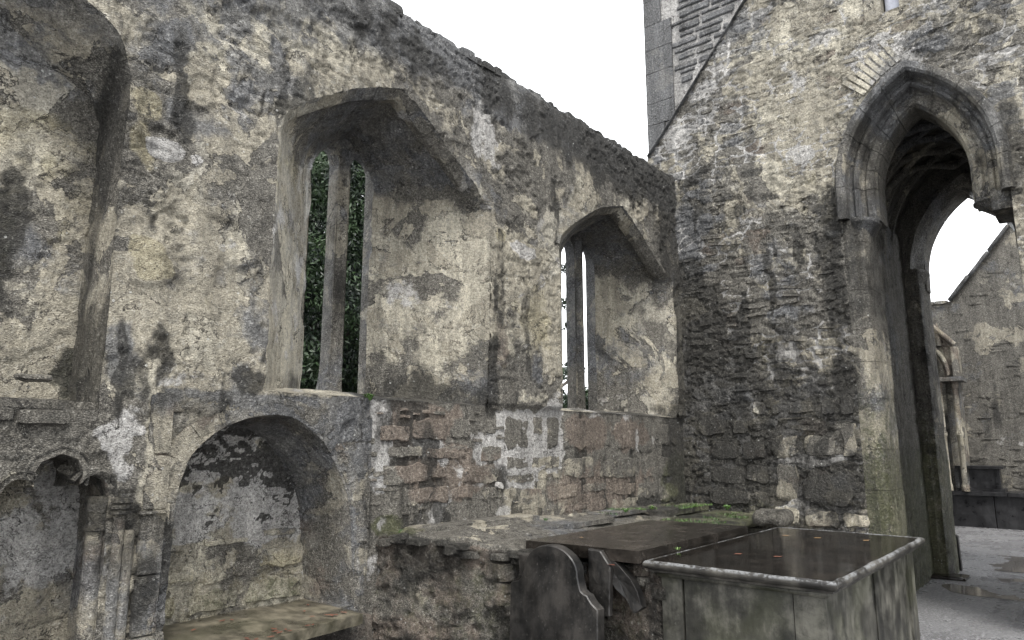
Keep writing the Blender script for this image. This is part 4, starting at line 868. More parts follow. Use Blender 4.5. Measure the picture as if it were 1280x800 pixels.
def jamb(c, half, side, x0, x1, ztop, parent, kind='jamb', setb=0., hs=(.3, .62)):
    z = 0.
    y_ = lambda h: c + side * h
    while z < ztop - .02:
        hh = min(random.uniform(*hs), ztop - z)
        if ztop - z - hh < .15: hh = ztop - z
        plan = [(half + .26, x0 + .10), (half + .25, x0 + .004), (half + .17, x0 - .014), (half + .11, x0 - .022), (half + .07, x0 + .02), (half + .035, x0 + .03), (half + .012, x0 + .07), (half, x0 + .13), (half, x1), (half + .26, x1)]
        m_ = max(4, int(hh / .045)); rows = []
        for zz_ in np.linspace(z + .002, z + hh - .002, m_):
            rows.append(np.array([(x, y_(h), zz_) for (h, x) in plan]))
        V, Q = loft(rows, True); V += (.016 * fbm(V, (7, 7, 3), 4, 751))[:, None] * np.array([1, side * 1., 0]) + (.007 * fbm(V, 22, 3, 752))[:, None] * np.array([1, 1, 0])
        n_ = len(plan); F = Q.tolist() + [[i * m_ for i in range(n_)][::-1], [i * m_ + m_ - 1 for i in range(n_)]]
        if side < 0: F = [f[::-1] for f in F]
        Mx = masks(V, kind); Mx[:, 8] = np.clip(Mx[:, 8] + random.uniform(-.05, .05), 0, 1)
        mk('jamb_stone', V, F, M_STONE, parent, M=Mx, sharp_angle=45); z += hh
jamb(AC, .50, 1, X2, 8.05, 3.855, AR); jamb(AC, .70, -1, X2, 8.05, 3.90, AR)
def corbel(c, side, h0, h1, x0, x1, z0, z1, parent, kind='arch'):
    """moulded stone carrying the springing, tapering to a point below"""
    rows = []
    q_ = (z1 - z0) / .255
    for (f, z) in ((1.04, z1), (1.10, z1 - .015 * q_), (1.10, z1 - .045 * q_), (.98, z1 - .06 * q_), (.82, z1 - .12 * q_), (.5, z1 - .19 * q_), (.25, z0)):
        hh = [h0, h0, h0 + (1-f)*.0, h0]; w_ = (h1 - h0); xc = (x0 + x1) / 2; L = (x1 - x0) / 2
        r = []
        for a in np.linspace(pi/2, 3*pi/2, 11):
            r.append((xc + L * sin(a) * (.6 + .4 * f) , c + side * (h1 + w_ * cos(a) * f), z))
        r.append((x0 + .02, c + side * (h1 + .05), z)); r = [ (x1, c + side * (h1 + .05), z)] + r
        rows.append(np.array(r))
    V, Q = loft(rows, True); V += (.005 * fbm(V, 12, 3, 761))[:, None]; n_ = len(rows[0]); k_ = len(rows)
    F = Q.tolist() + [[i * k_ + k_ - 1 for i in range(n_)]]
    if side > 0: F = [f[::-1] for f in F]
    Mx = masks(V, kind); mk('corbel', V, F, M_STONE, parent, M=Mx, sharp_angle=50)
corbel(AC, 1, .43, .60, X2 - .02, 8.02, 3.62, 3.875, AR); corbel(AC, -1, .40, .56, X2 + .12, 8.02, 3.76, 3.875, AR)
# passage: right wall, vault, ribs, far arch
ob = side_wall('passage_wall', .30, 7.9, 10.3, 4.3, AR, sgn=1)
a, b = gothic(1.085, .76, 4.05, 1.2, 16); prof = np.vstack([[(1.845, 3.6)], a[:-1], b, [(.325, 3.6)]]); rows = []
for x in np.linspace(7.98, 10.3, 30): rows.append(np.stack([np.full(len(prof), x), prof[:, 0], prof[:, 1]], 1))
V, Q = loft(rows, False); V[:, 2] += .02 * fbm(V, 6, 3, 771); mk('vault_web', V, Q, M_STONE, AR, 'vault')
def tube(name, pts, r, parent, kind='vault', n=8, tint=0.):
    pts = np.array(pts, float); T = np.gradient(pts, axis=0); T /= np.linalg.norm(T, axis=1, keepdims=True); up = np.array([1., .2, .1]); A = np.cross(T, up); A /= np.linalg.norm(A, axis=1, keepdims=True); B_ = np.cross(T, A)
    R = [];
    for t in np.linspace(0, 2*pi, n, endpoint=False): R.append(pts + r * (cos(t) * A + sin(t) * B_))
    V = np.stack(R, 0).reshape(-1, 3); m = len(pts); V += (.004 * fbm(V, 14, 2, 781))[:, None]
    F = quads(n, m, True).tolist(); Mx = masks(V, kind); Mx[:, 8] = np.clip(Mx[:, 8] + tint, 0, 1)
    return mk(name, V, F, M_STONE, parent, M=Mx)
for x in (8.3, 8.75, 9.2, 9.65):
    a, b = gothic(1.085, .72, 4.0, 1.17, 14); p = np.vstack([[(1.805, 3.5)], a[:-1], b, [(.365, 3.5)]]); tube('vault_rib', np.stack([np.full(len(p), x), p[:, 0], p[:, 1]], 1), .038, AR, tint=.10)
for side in (1, -1):
    for xe in (8.55, 8.95, 9.45, 10.05):
        t = np.linspace(0, 1, 22); yy = 1.085 + side * .70 * np.cos(t * pi / 2)**.8; z = 3.15 + 1.93 * np.sin(t * pi / 2)**.8; x = 8.12 + (xe - 8.12) * t**1.2
        tube('vault_rib', np.stack([x, yy, z], 1), .042, AR, tint=.2)
def far_face(x, c, half, zs_, rise, y0, y1, z1, kind, parent, sgn):
    a, b = gothic(c, half, zs_, rise, 20); poly = np.vstack([[(c + half, -.1)], a[:-1], b, [(c - half, -.1)]])
    return wall_face('arch_wall', 'x', x, sgn, np.arange(y0, y1, .025), np.arange(-.05, z1, .025), [poly], kind, parent, dscale=.4)
far_face(10.22, 1.03, .68, 3.85, 1.15, .2, 2.0, 5.6, 'vault', AR, -1)
prof2 = [(-.03, 10.25), (.0, 10.17), (.05, 10.16), (.09, 10.22), (.13, 10.30), (.16, 10.36), (.17, 10.75), (-.03, 10.75)]
arch_order(1.03, .71, 3.82, 1.22, prof2, 6, AR, 'vault', tint=.05, seed=3, gap=.0012)
block('arch_backing', (10.42, 1.56, 3.6), (10.72, 2.0, 5.5), AR, 'vault', res=.1); block('arch_backing', (10.42, .1, 3.6), (10.72, .50, 5.5), AR, 'vault', res=.1)
block('impost', (X2 + .02, .28, 3.70), (8.04, .55, 3.90), AR, 'arch', r=.02, amp=.008)
jamb(1.03, .555, 1, 10.18, 10.75, 3.82, AR); jamb(1.03, .66, -1, 10.18, 10.75, 3.82, AR)
corbel(1.03, 1, .50, .62, 10.13, 10.7, 3.60, 3.85, AR, 'vault'); corbel(1.03, -1, .50, .62, 10.13, 10.7, 3.60, 3.85, AR, 'vault')
# remaining sides of the tower
wall_face('tower_face', 'x', 10.80, 1, np.arange(-2.4, 4.02, .05), np.arange(-.1, 8.6, .05), [np.vstack([[(1.03+.6, -.1)], gothic(1.03, .6, 3.83, 1.12, 20)[0][:-1], gothic(1.03, .6, 3.83, 1.12, 20)[1], [(1.03-.6, -.1)]])], 'w2', TW)
wall_face('tower_side', 'y', 4.0, 1, np.arange(7.5, 10.83, .05), np.arange(-.1, 8.6, .05), [], 'far', TW, dscale=.6)
wall_face('tower_side', 'y', -2.4, -1, np.arange(7.5, 10.83, .05), np.arange(-.1, 8.6, .05), [], 'far', TW, dscale=.6)
V, Q = rough_box((7.5, -2.4, 8.5), (10.8, 4.0, 8.62), .3, .03, .02, 4); mk('tower_cap', V, Q, M_STONE, TW, 'far')
# blocked slit above the arch: smooth jamb stone, dark gap, pale panel
block('slit_jamb', (X2 - .01, 1.262, 5.93), (X2 + .25, 1.46, 6.78), TW, 'arch', res=.04, r=.01, amp=.004, tint=.05)
block('slit_jamb', (X2 - .004, .99, 5.9), (X2 + .25, 1.105, 6.78), TW, 'w2', res=.04, r=.01, amp=.006)
V, Q = rough_box((X2 + .09, 1.095, 5.90), (X2 + .13, 1.245, 6.78), .06, .003, .0005, 2); mk('slit_panel', V, Q, M_PANEL, TW)
block('slit_sill', (X2 - .02, 1.07, 5.86), (X2 + .2, 1.27, 5.945), TW, 'arch', r=.015, amp=.01, tint=.08)
V, Q = rough_box((X2 + .16, 1.0, 5.9), (X2 + .3, 1.5, 6.78), .1, .01, .002, 2); mk('slit_back', V, Q, M_STONE, TW, 'vault')

# =================================================================== MASONRY PLATFORM in the corner
PL = thing('masonry_platform', 'low rubble masonry block with a ragged flat top in the corner between the walls', 'platform', (5.2, 2.9, 0))
sy = np.linspace(0, 1, 130); edge = resample([(3.04, 3.72), (3.10, 3.62), (3.33, 3.27), (3.52, 3.02), (3.74, 2.80), (3.80, 2.45), (3.80, 2.02)], 150)
def ztop(x, y):
    return -.05 * ss(3.06 - y, -.03, .05) * ss(x, 3.6, 3.75) + 1.045 - .05 * np.clip(x - 4, 0, 4) - .11 * np.clip((3.55 - y) / .7, 0, 1) 
rowsP = []
zt = ztop(edge[:, 0], edge[:, 1])
for f in np.linspace(0, .985, 62): rowsP.append((np.stack([edge[:, 0] + .0, edge[:, 1], zt * f - .02], 1), 0.))
for t in np.r_[np.linspace(0.002, .2, 26), np.linspace(.2, 1, 64)[1:]]:
    x = edge[:, 0] + (7.46 - edge[:, 0]) * t; y = edge[:, 1].copy(); rowsP.append((np.stack([x, y, ztop(x, y)], 1), 1.))
V = np.stack([r for r, f in rowsP], 1).reshape(-1, 3); isT = np.tile(np.array([f for r, f in rowsP]), 150)
M1 = masks(V, 'plat'); M2 = masks(V, 'top'); d1 = disp(V, 'plat', M1); d2 = disp(V, 'top', M2)
kf = len(rowsP); e = np.tile(np.abs(np.arange(kf) - 61.5), 150); we = np.clip(1 - e / 6, 0, 1)
V[:, 0] -= np.where(isT > 0, we * d1 * .8, d1 * (1 - .2 * we)); V[:, 1] -= np.where(isT > 0, 0, d1 * .5); V[:, 2] += np.where(isT > 0, d2, 0) + we * (.02 * fbm(V, 9, 3, 791) - .004)
mk('rubble_core', V, quads(150, kf)[:, ::-1], M_STONE, PL, M=M1 * (1 - isT[:, None]) + M2 * isT[:, None])
# stones seen in the platform's broken edge and top
for k in range(26):
    s = random.uniform(.03, .96); p = edge[int(s * 149)]; L = random.uniform(.05, .12); zt_ = ztop(p[0], p[1]) - random.uniform(-.005, .08)
    block('stone', (p[0] - .03, p[1] - L, zt_ - .035), (p[0] + .13, p[1] + L * .3, zt_ + .008), PL, 'rub', r=.02, amp=.018, res=.03, scale=12)
for k in range(30):
    p = edge[int(random.uniform(.25, .98) * 149)]; zt_ = random.uniform(.25, .88); L = random.uniform(.04, .1); hh = random.uniform(.02, .05)
    block('stone', (p[0] - .035, p[1] - L, zt_ - hh), (p[0] + .1, p[1] + L, zt_ + hh), PL, 'plat', r=.02, amp=.016, res=.03, scale=12, tint=random.uniform(-.04, .08))
for (x0, y0, x1, y1, z0, z1) in ((3.25, 3.45, 4.5, 3.67, 1.02, 1.06), (4.0, 3.2, 5.2, 3.45, .96, 1.01), (5.35, 3.42, 6.3, 3.67, .96, 1.005), (6.32, 3.38, 7.42, 3.66, .90, .965), (3.5, 3.12, 4.05, 3.36, .95, .99)):
    block('top_slab', (x0, y0, z0), (x1, y1, z1), PL, 'top', res=.045, r=.02, amp=.014, scale=5)
block('mossy_stone', (6.62, 2.30, .86), (6.92, 2.62, 1.0), PL, 'rub', r=.06, amp=.03, tint=-.08)
V, Q = rough_box((6.0, 2.65, .82), (7.44, 3.36, .90), .05, .03, .02, 9); Mx = masks(V, 'top'); Mx[:, 2] = np.clip(Mx[:, 2] + .6, 0, 1); mk('mossy_stone', V, Q, M_STONE, PL, M=Mx)

# =================================================================== TOMBS AND SLABS
def mould_slab(name, x0, x1, y0, y1, zt, prof, mat_top, mat_edge, parent):
    """slab with a moulded edge: prof = list of (inset, drop) from the outer top"""
    def ring(ins, z, n=24):
        xs = np.linspace(x0 + ins, x1 - ins, n); ys = np.linspace(y0 + ins, y1 - ins, n)
        return np.vstack([np.stack([xs[:-1], np.full(n-1, y0+ins)], 1), np.stack([np.full(n-1, x1-ins), ys[:-1]], 1), np.stack([xs[::-1][:-1], np.full(n-1, y1-ins)], 1), np.stack([np.full(n-1, x0+ins), ys[::-1][:-1]], 1)]), z
    rows = []
    for ins, dz in prof:
        r, z = ring(ins, zt - dz); rows.append(np.column_stack([r, np.full(len(r), z)]))
    V, Q = loft(rows, True); V += (.0035 * fbm(V, 16, 4, 801))[:, None] * np.array([1, 1, .7])
    return V, Q, rows
BT = thing('box_tomb', 'wet dark box tomb with moulded lichened lid and fallen leaves on top in the foreground', 'tomb', (4.78, 1.58, 0))
prof = [(.024, .008), (.016, .010), (.013, .005), (.004, .007), (-.004, .016), (-.008, .030), (-.002, .044), (.010, .052), (.018, .054), (.02, .066), (.05, .070), (.10, .072)]
V, Q, rows = mould_slab('lid', 3.70, 5.86, 1.065, 2.10, .955, prof, None, None, BT)
LD = mk('lid', V, Q[:, ::-1], M_EDGE, BT, sharp_angle=60)
xs = np.linspace(3.719, 5.841, 70); ys = np.linspace(1.084, 2.081, 36); X, Y = np.meshgrid(xs, ys, indexing='ij'); V = np.stack([X.ravel(), Y.ravel(), np.full(X.size, .9465)], 1); V[:, 2] += .0016 * fbm(V, 2.2, 3, 811)
mk('lid_top', V, quads(70, 36), M_LID, LD)
V, Q = rough_box((3.75, 1.12, .86), (5.81, 2.05, .8905), .1, .004, .001, 3); mk('lid_bed', V, Q, M_SIDE, LD)
def slabbox(name, lo, hi, mat, parent, r=.006, amp=.0025, seed=1, res=.05):
    V, Q = rough_box(lo, hi, res, r, amp, seed, scale=5); return mk(name, V, Q, mat, parent, sharp_angle=35)
zt = .884
slabbox('front_panel', (3.785, 1.30, 0), (3.86, 1.90, zt), M_SIDE, BT, seed=2)
slabbox('pilaster', (3.775, 1.905, 0), (3.90, 2.035, zt), M_SIDE, BT, seed=3); slabbox('pilaster', (3.77, 1.135, 0), (3.92, 1.295, zt), M_SIDE, BT, seed=4)
slabbox('side_panel', (3.925, 1.145, 0), (4.72, 1.23, zt), M_SIDE, BT, seed=5); slabbox('side_panel', (4.732, 1.14, 0), (5.60, 1.225, zt), M_SIDE, BT, seed=6)
slabbox('pilaster', (5.607, 1.13, 0), (5.79, 1.26, zt), M_SIDE, BT, seed=7)
slabbox('end_panel', (5.70, 1.265, 0), (5.785, 2.03, zt), M_SIDE, BT, seed=8); slabbox('side_panel', (3.91, 1.97, 0), (5.69, 2.03, zt), M_SIDE, BT, seed=9)
slabbox('plinth_step', (3.66, 1.03, 0), (5.90, 2.10, .10), M_SIDE, BT, seed=10, r=.012)

LS = thing('ledger_slab', 'flat wet brown grave slab lying on the rubble beside the box tomb', 'grave slab', (4.5, 2.53, .93))
def ltap(V):
    V[:, 2] -= .012 * (V[:, 1] - 2.13); return V
V, Q = rough_box((3.69, 2.125, .925), (5.32, 2.96, 1.0), .03, .006, .004, 6, taper=ltap, scale=3)
tp = V[:, 2] > .97; mk('slab', V, Q, M_LEDGER, LS, sharp_angle=35)
tag(LS, 'flat wet brown grave slab lying on the rubble beside the box tomb', 'grave slab')

# headstone with a rounded top and shoulders, set against the platform
def prism(name, outline, th, xf, mat, parent=None, amp=.003, bev=.006, seed=0):
    o_ = resample(np.vstack([outline, outline[:1]]), 120)[:-1]; c = o_.mean(0); n = len(o_)
    T = np.roll(o_, -1, 0) - np.roll(o_, 1, 0); T /= np.linalg.norm(T, axis=1, keepdims=True); A = np.sum(o_[:, 0]*np.roll(o_[:, 1], -1) - np.roll(o_[:, 0], -1)*o_[:, 1]); N = np.stack([-T[:, 1], T[:, 0]], 1) * (1 if A > 0 else -1)
    rows = []
    for k, f in ((0, .02), (0, .3), (0, .6), (0, .85)): rows.append(np.column_stack([c + (o_ - c) * f, np.full(n, 0.)]))
    rows.append(np.column_stack([o_ + N * bev, np.full(n, 0.)])); rows.append(np.column_stack([o_, np.full(n, bev)])); rows.append(np.column_stack([o_, np.full(n, th * .5)])); rows.append(np.column_stack([o_, np.full(n, th - bev)])); rows.append(np.column_stack([o_ + N * bev, np.full(n, th)]))
    for f in (.6, .02): rows.append(np.column_stack([c + (o_ - c) * f, np.full(n, th)]))
    V, Q = loft(rows, True); V += (amp * fbm(V + seed, 9, 4, 821))[:, None]
    V = xf(V); return mk(name, V, Q if A > 0 else Q[:, ::-1], mat, parent, sharp_angle=40)
def hs_xf(V, px=3.40, lean=.05, tilt=.02):
    W_ = np.zeros_like(V); W_[:, 0] = px + V[:, 2] + V[:, 1] * lean; W_[:, 1] = V[:, 0] + tilt * V[:, 1]; W_[:, 2] = V[:, 1]; return W_
hs = [(2.865, 0), (2.865, .775), (2.80, .79), (2.775, .815), (2.765, .85)] + [(2.565 + .195 * cos(t), .865 + .15 * sin(t)) for t in np.linspace(.15, pi - .15, 18)] + [(2.368, .85), (2.352, .79), (2.335, .775), (2.30, .765), (2.285, .735), (2.262, .72), (2.235, .70), (2.24, 0)]
o = prism('headstone', np.array(hs), .075, hs_xf, M_SLATE); tag(o, 'dark slate headstone with rounded head and shoulders propped against the rubble block', 'gravestone')
# broken fragments behind the headstone
fr = [(2.44, .90), (2.43, .975), (2.38, .985), (2.33, .93), (2.27, .90), (2.20, .84), (2.15, .77), (2.12, .69), (2.17, .66), (2.22, .72), (2.30, .78), (2.36, .86)]
o = prism('broken_slab', np.array(fr), .06, lambda V: hs_xf(V, 3.60, .10, -.02), M_SLATE, amp=.014, bev=.001, seed=3); tag(o, 'jagged broken slate fragment wedged behind the right shoulder of the headstone', 'stone fragment')
fr = [(2.44, .60), (2.46, .99), (2.37, .985), (2.30, .90), (2.30, .62)]
o = prism('broken_slab', np.array(fr), .04, lambda V: hs_xf(V, 3.60, .06, 0), M_SLATE, amp=.012, seed=8); tag(o, 'thin dark broken slab standing between the headstone and the ledger slab edge', 'stone fragment')
fr = [(2.86, .80), (2.87, .93), (2.78, .94), (2.76, .86), (2.80, .80)]
o = prism('broken_slab', np.array(fr), .06, lambda V: hs_xf(V, 3.50, .0, 0), M_SLATE, amp=.01, seed=5); tag(o, 'small square dark stone above the left shoulder of the headstone', 'stone fragment')

# =================================================================== BEYOND THE ARCH
FG = thing('far_gable_wall', 'distant grey rubble gable wall with a sloping coping seen through the tower arch', 'wall', (17.6, 1, 0))
FX = 17.3
def fz(y): return np.where(y > 2.17, 4.62, 4.62 + (2.17 - y) * 1.24)
us = np.arange(-3, 4.8, .05); zs = np.arange(0, 1.0, .012)
U, T = np.meshgrid(us, np.linspace(0, 1, 150), indexing='ij'); U = U.ravel(); Z = T.ravel() * np.minimum(fz(U), 9.)
P = np.stack([np.full(len(U), FX), U, Z], 1); Mx = masks(P, 'far'); P[:, 0] -= disp(P, 'far', Mx); mk('wall_face', P, quads(len(us), 150)[:, ::-1], M_STONE, FG, M=Mx)
P = np.stack([np.full(len(U), FX + .8), U, Z], 1); mk('rear_face', P, quads(len(us), 150), M_STONE, FG, 'far')
for k in range(11):                                                      # coping
    y0 = 2.2 - k * .4; y1_ = y0 - .4; z0 = float(fz(np.array(y0 if y0 < 2.17 else 2.17))); th = atan2(1.24, 1); L = .4 * sqrt(1 + 1.24**2)
    def xf(V, y0=y0, z0=z0, th=th):
        W_ = V.copy(); s = V[:, 1]; n_ = V[:, 2]; W_[:, 1] = y0 - s * cos(th) + n_ * sin(th); W_[:, 2] = z0 + s * sin(th) + n_ * cos(th); return W_
    V, Q = rough_box((FX - .08, .004, -.02), (FX + .85, L - .004, .06), .15, .02, .012, k, xf=xf); mk('coping_stone', V, Q[:, ::-1], M_STONE, FG, M=np.clip(masks(V, 'slate') + np.array([0, .3, .1, 0, 0, 0, -.2, 0, -.15]), 0, 1))
for k in range(10):
    y0 = 2.25 + k * .24; block('coping_stone', (FX - .05, y0, 4.58), (FX + .8, y0 + .235, 4.66), FG, 'far', res=.12, r=.02, amp=.02)
for k in range(60):
    y = random.uniform(.4, 2.3); z = random.uniform(.7, 5.2); s = random.uniform(.08, .22); hh = random.uniform(.035, .07)
    if z > fz(np.array(y - s)) - .15 or z > fz(np.array(min(2.17, y + s))) - .15: continue
    add_stone((y - s, z - hh, y + s, z + hh), .008, FG, 'x', FX - .008, 'far', gap=0, res=.05, shape=4, edge=.3)
# side wall carrying the canopied tomb
AW_ = thing('aisle_wall', 'dark rubble side wall running from the tower to the far gable', 'wall', (14, 4.4, 0))
wall_face('wall_face', 'y', 4.1, -1, np.arange(10.85, 17.3, .05), np.arange(0, 4.6, .05), [], 'far', AW_)
wall_face('rear_face', 'y', 4.7, 1, np.arange(10.85, 17.3, .2), np.arange(0, 4.7, .2), [], 'far', AW_, dscale=.3)
block('wall_top', (10.86, 4.1, 4.5), (17.28, 4.7, 4.62), AW_, 'far', res=.15, r=.03, amp=.03)
CT = thing('wall_tomb', 'pale stone gabled tomb canopy with slender columns standing against the far wall', 'tomb canopy', (16.9, 3.1, 0))
yc = 2.95; XF = 16.6; hw = .82
for sx in (1, -1):
    G = np.linspace(0, 1, 12); y = yc - sx * (.04 + (hw - .02) * G); z = 4.53 - .93 * G
    tube('gable_mould', np.stack([np.full(12, XF - .05), y, z], 1), .050, CT, 'pale', n=8); tube('gable_mould', np.stack([np.full(12, XF), y, z - .12], 1), .030, CT, 'pale', n=8)
    t = np.linspace(0, pi / 2, 18); y = yc - sx * (hw - .14) * np.cos(t); z = 2.98 + .80 * np.sin(t)
    tube('arch_mould', np.stack([np.full(18, XF - .03), y, z], 1), .040, CT, 'pale'); tube('arch_mould', np.stack([np.full(18, XF + .06), y + sx * .06, z - .06], 1), .022, CT, 'pale')
    yy = yc - sx * np.linspace(0, hw - .05, 16); ztp = 4.50 - .93 * np.linspace(0, 1, 16); zar = 2.98 + .80 * np.sqrt(np.clip(1 - (abs(yy - yc) / (hw - .14))**2, 0, 1)); zar = np.minimum(zar, ztp - .03)
    rows = [np.stack([np.full(16, xx), yy, zz_], 1) for xx, zz_ in ((XF + .15, zar), (XF + .01, zar), (XF + .0, ztp), (XF + .15, ztp))]
    V = np.stack(rows, 1).reshape(-1, 3); Q = quads(16, 4); mk('spandrel', V, Q if sx < 0 else Q[:, ::-1], M_STONE, CT, M=np.clip(masks(V, 'pale') + np.array([0, .15, 0, 0, 0, 0, .1, 0, -.1]), 0, 1), sharp_angle=30)
    py = yc - sx * hw
    block('buttress', (XF - .09, py - .055, 2.95), (XF + .35, py + .055, 3.56), CT, 'pale', r=.008, amp=.004, res=.06)
    turned('pinnacle', XF - .02, yc - sx * (hw - .26), [(.055, 3.60), (.06, 3.86), (.075, 3.88), (.04, 3.93), (.008, 4.08)], 8, CT, 'pale')
    block('entablature', (XF - .13, min(py - sx * .10, py + sx * .48), 2.86), (XF + .5, max(py - sx * .10, py + sx * .48), 2.95), CT, 'dress', r=.012, amp=.005, res=.06, tint=-.1)
    for dy, r, tn in ((.33, .042, .2), (.06, .05, 0)):
        turned('column', XF - .02, py + sx * dy, [(r * 1.4, .70), (r * 1.4, .80), (r, .86), (r, 1.75), (r * 1.35, 1.78), (r * 1.35, 1.84), (r, 1.87), (r, 2.70), (r * 1.5, 2.78), (r * 1.5, 2.86)], 12, CT, 'pale', tint=tn)
    block('back_pier', (XF + .12, min(py, py + sx * .25), .7), (XF + .5, max(py, py + sx * .25), 2.86), CT, 'dress', r=.01, amp=.006, res=.1, tint=-.12)
block('tomb_back', (XF + .35, yc - hw, 2.95), (XF + .5, yc + hw, 3.9), CT, 'vault', r=.01, amp=.006, res=.15)
for k in range(6):
    block('tympanum_stone', (XF - .02, yc - .72 + k * .24, 3.78 + .0), (XF + .3, yc - .485 + k * .24, 3.84 + .16 * min(k, 5 - k)), CT, 'pale', r=.008, amp=.004, res=.06, tint=-.05)
BP = thing('stone_plinth', 'long low black stone plinth beneath the small black tomb', 'plinth', (16.9, .8, 0))
for k in range(7):
    y1_ = 4.0 - k * .75; block('plinth_block', (16.62, y1_ - .745, .0), (17.25, y1_, .62), BP, mat=M_BLACK, r=.01, amp=.006, res=.12)
for k in range(4):
    y1_ = 4.02 - k * 1.25; block('plinth_top', (16.55, y1_ - 1.245, .62), (17.25, y1_, .70), BP, mat=M_BLACK, r=.015, amp=.004, res=.12)
CB = thing('chest_tomb', 'small black chest tomb with a projecting lid standing on the black plinth', 'tomb', (16.9, 1.95, .7))
block('tomb_base', (16.68, 1.56, .70), (17.22, 2.36, .76), CB, mat=M_BLACK, r=.01, amp=.003, res=.1)
block('chest', (16.74, 1.64, .76), (17.18, 2.28, 1.13), CB, mat=M_BLACK, r=.006, amp=.003, res=.1)
block('corner_post', (16.715, 1.62, .76), (16.80, 1.70, 1.13), CB, mat=M_BLACK, r=.006, amp=.002); block('corner_post', (16.715, 2.22, .76), (16.80, 2.30, 1.13), CB, mat=M_BLACK, r=.006, amp=.002)
block('lid', (16.66, 1.55, 1.13), (17.24, 2.36, 1.19), CB, mat=M_BLACK, r=.015, amp=.003, res=.1)
o = prism('leaning_slab', np.array([(1.575, 0), (1.585, .43), (1.64, .47), (1.72, .47), (1.72, 0)]), .10, lambda V: hs_xf(V, 10.85, .03, 0), M_SLATE); tag(o, 'short dark upright slab leaning at the foot of the far arch jamb', 'stone slab')
V, Q = rough_box((10.0, 1.42, .01), (10.35, 1.80, .06), .05, .02, .01, 5); o = mk('flat_stone', V, Q, M_LEDGER); tag(o, 'thin flat wet stone lying on the ground at the foot of the archway', 'stone')

# =================================================================== TREES behind the wall
def leaves(centres, radii, n, size, flat=.75):
    C = np.array(centres, float); R = np.array(radii, float); w_ = R**2 / (R**2).sum(); k = rng.choice(len(C), n, p=w_)
    d = rng.normal(size=(n, 3)); d /= np.linalg.norm(d, axis=1, keepdims=True); rr = rng.random(n)**.35
    P = C[k] + d * (R[k] * rr)[:, None] * np.array([1, 1, flat]); s = size * rng.uniform(.6, 1.5, n)
    a = rng.normal(size=(n, 3)); a[:, 2] -= .6; a /= np.linalg.norm(a, axis=1, keepdims=True); b = np.cross(a, rng.normal(size=(n, 3))); b /= np.linalg.norm(b, axis=1, keepdims=True)
    L = s[:, None] * a; W_ = .30 * s[:, None] * b
    V = np.stack([P - L, P + W_ - .2 * L, P + L, P - W_ - .2 * L], 1).reshape(-1, 3); F = np.arange(n * 4).reshape(-1, 4); return V, F
def tree(x, y, h, r, n, label, cat, mat, size=.11, z0=.6, group=None, lump=26, name='yew_tree'):
    t = thing(name, label, cat, (x, y, 0), group); rows = []
    for z in np.linspace(0, h * .8, 10):
        rr = .22 * (1 - z / h) + .03; a = np.linspace(0, 2*pi, 10, endpoint=False); rows.append(np.stack([x + rr*np.cos(a) + .1*sin(z), y + rr*np.sin(a), np.full(10, z)], 1))
    V, Q = loft(rows); V[:, :2] += (.03 * fbm(V, 4, 3, 901))[:, None]; mk('trunk', V, Q, M_BARK, t)
    for k in range(9):
        a = random.uniform(0, 2*pi); z = h * random.uniform(.2, .7); L = r * random.uniform(.5, .9); s = np.linspace(0, 1, 8)
        tb = tube('limb', np.stack([x + L*s*cos(a), y + L*s*sin(a), z + L*.5*s**1.3], 1), .05, t); tb.data.materials[0] = M_BARK
    cs = []; rs = []
    for k in range(lump):
        f = random.uniform(0, 1); z = z0 + (h - z0) * f; a = random.uniform(0, 2*pi); q = r * sqrt(random.random()) * (1 - .65 * f**1.6)
        cs.append((x + q*cos(a), y + q*sin(a), z)); rs.append(r * random.uniform(.22, .42))
    V, F = leaves(cs, rs, n, size); o = mk('crown', V, F, mat, t, smooth=False); return t
tree(8.4, 11.6, 9.4, 2.3, 190000, 'dense dark green yew tree filling the nearer window', 'tree', M_YEW, .046, .3, lump=170)
tree(9.6, 10.6, 6.0, 1.7, 34000, 'lighter green bushy tree in front of the dark yew behind the nearer window', 'tree', M_YEW2, .045, .3, lump=60, name='bushy_tree')
tree(4.6, 12.2, 7.5, 2.6, 70000, 'broad dark yew tree left of the others behind the long wall', 'tree', M_YEW, .07, .3, lump=80)
tree(11.0, 14.6, 6.9, 2.9, 90000, 'dark evergreen tree standing farther right behind the wall', 'tree', M_YEW, .10, .3, lump=30, name='evergreen_tree')
tree(20.2, 14.2, 3.3, 1.9, 18000, 'low dark bush glimpsed at the foot of the farther window slits', 'bush', M_YEW, .10, .0, lump=30, name='dark_bush')
tree(17.6, 12.9, 7.2, .9, 1500, 'thin sparse tree whose twigs cross the farther window slits', 'tree', M_YEW, .08, 2.5, lump=14, name='sparse_tree')

# =================================================================== SMALL THINGS
def fern(x, y, z, s, n, label, group=None):
    V = []; F = []
    for k in range(n):
        a = random.uniform(0, 2*pi); L = s * random.uniform(.5, 1); lean = random.uniform(.4, 1.0); b = np.array([cos(a), sin(a), 0]); c = np.array([-sin(a), cos(a), 0]); i = len(V)
        P0 = np.array([x, y, z]) + b * .01; mid = P0 + b * L * .5 * lean + np.array([0, 0, L * .6]); tip = P0 + b * L * lean + np.array([0, 0, L * .5]); w_ = s * .13
        V += [P0 - c * w_ * .3, P0 + c * w_ * .3, mid + c * w_, mid - c * w_, tip]; F += [[i, i+1, i+2, i+3], [i+3, i+2, i+4]]
    o = mk('fern', V, F, M_FERN, smooth=False); tag(o, label, 'fern', group); return o
fern(2.93, 3.655, 1.885, .07, 22, 'small bright green fern growing where the niche top meets the window sill')
fern(5.62, 3.36, 1.005, .06, 16, 'small green fern on the platform below the farther window')
fern(6.1, 3.36, 1.0, .055, 12, 'little green tuft in the corner at the platform back')
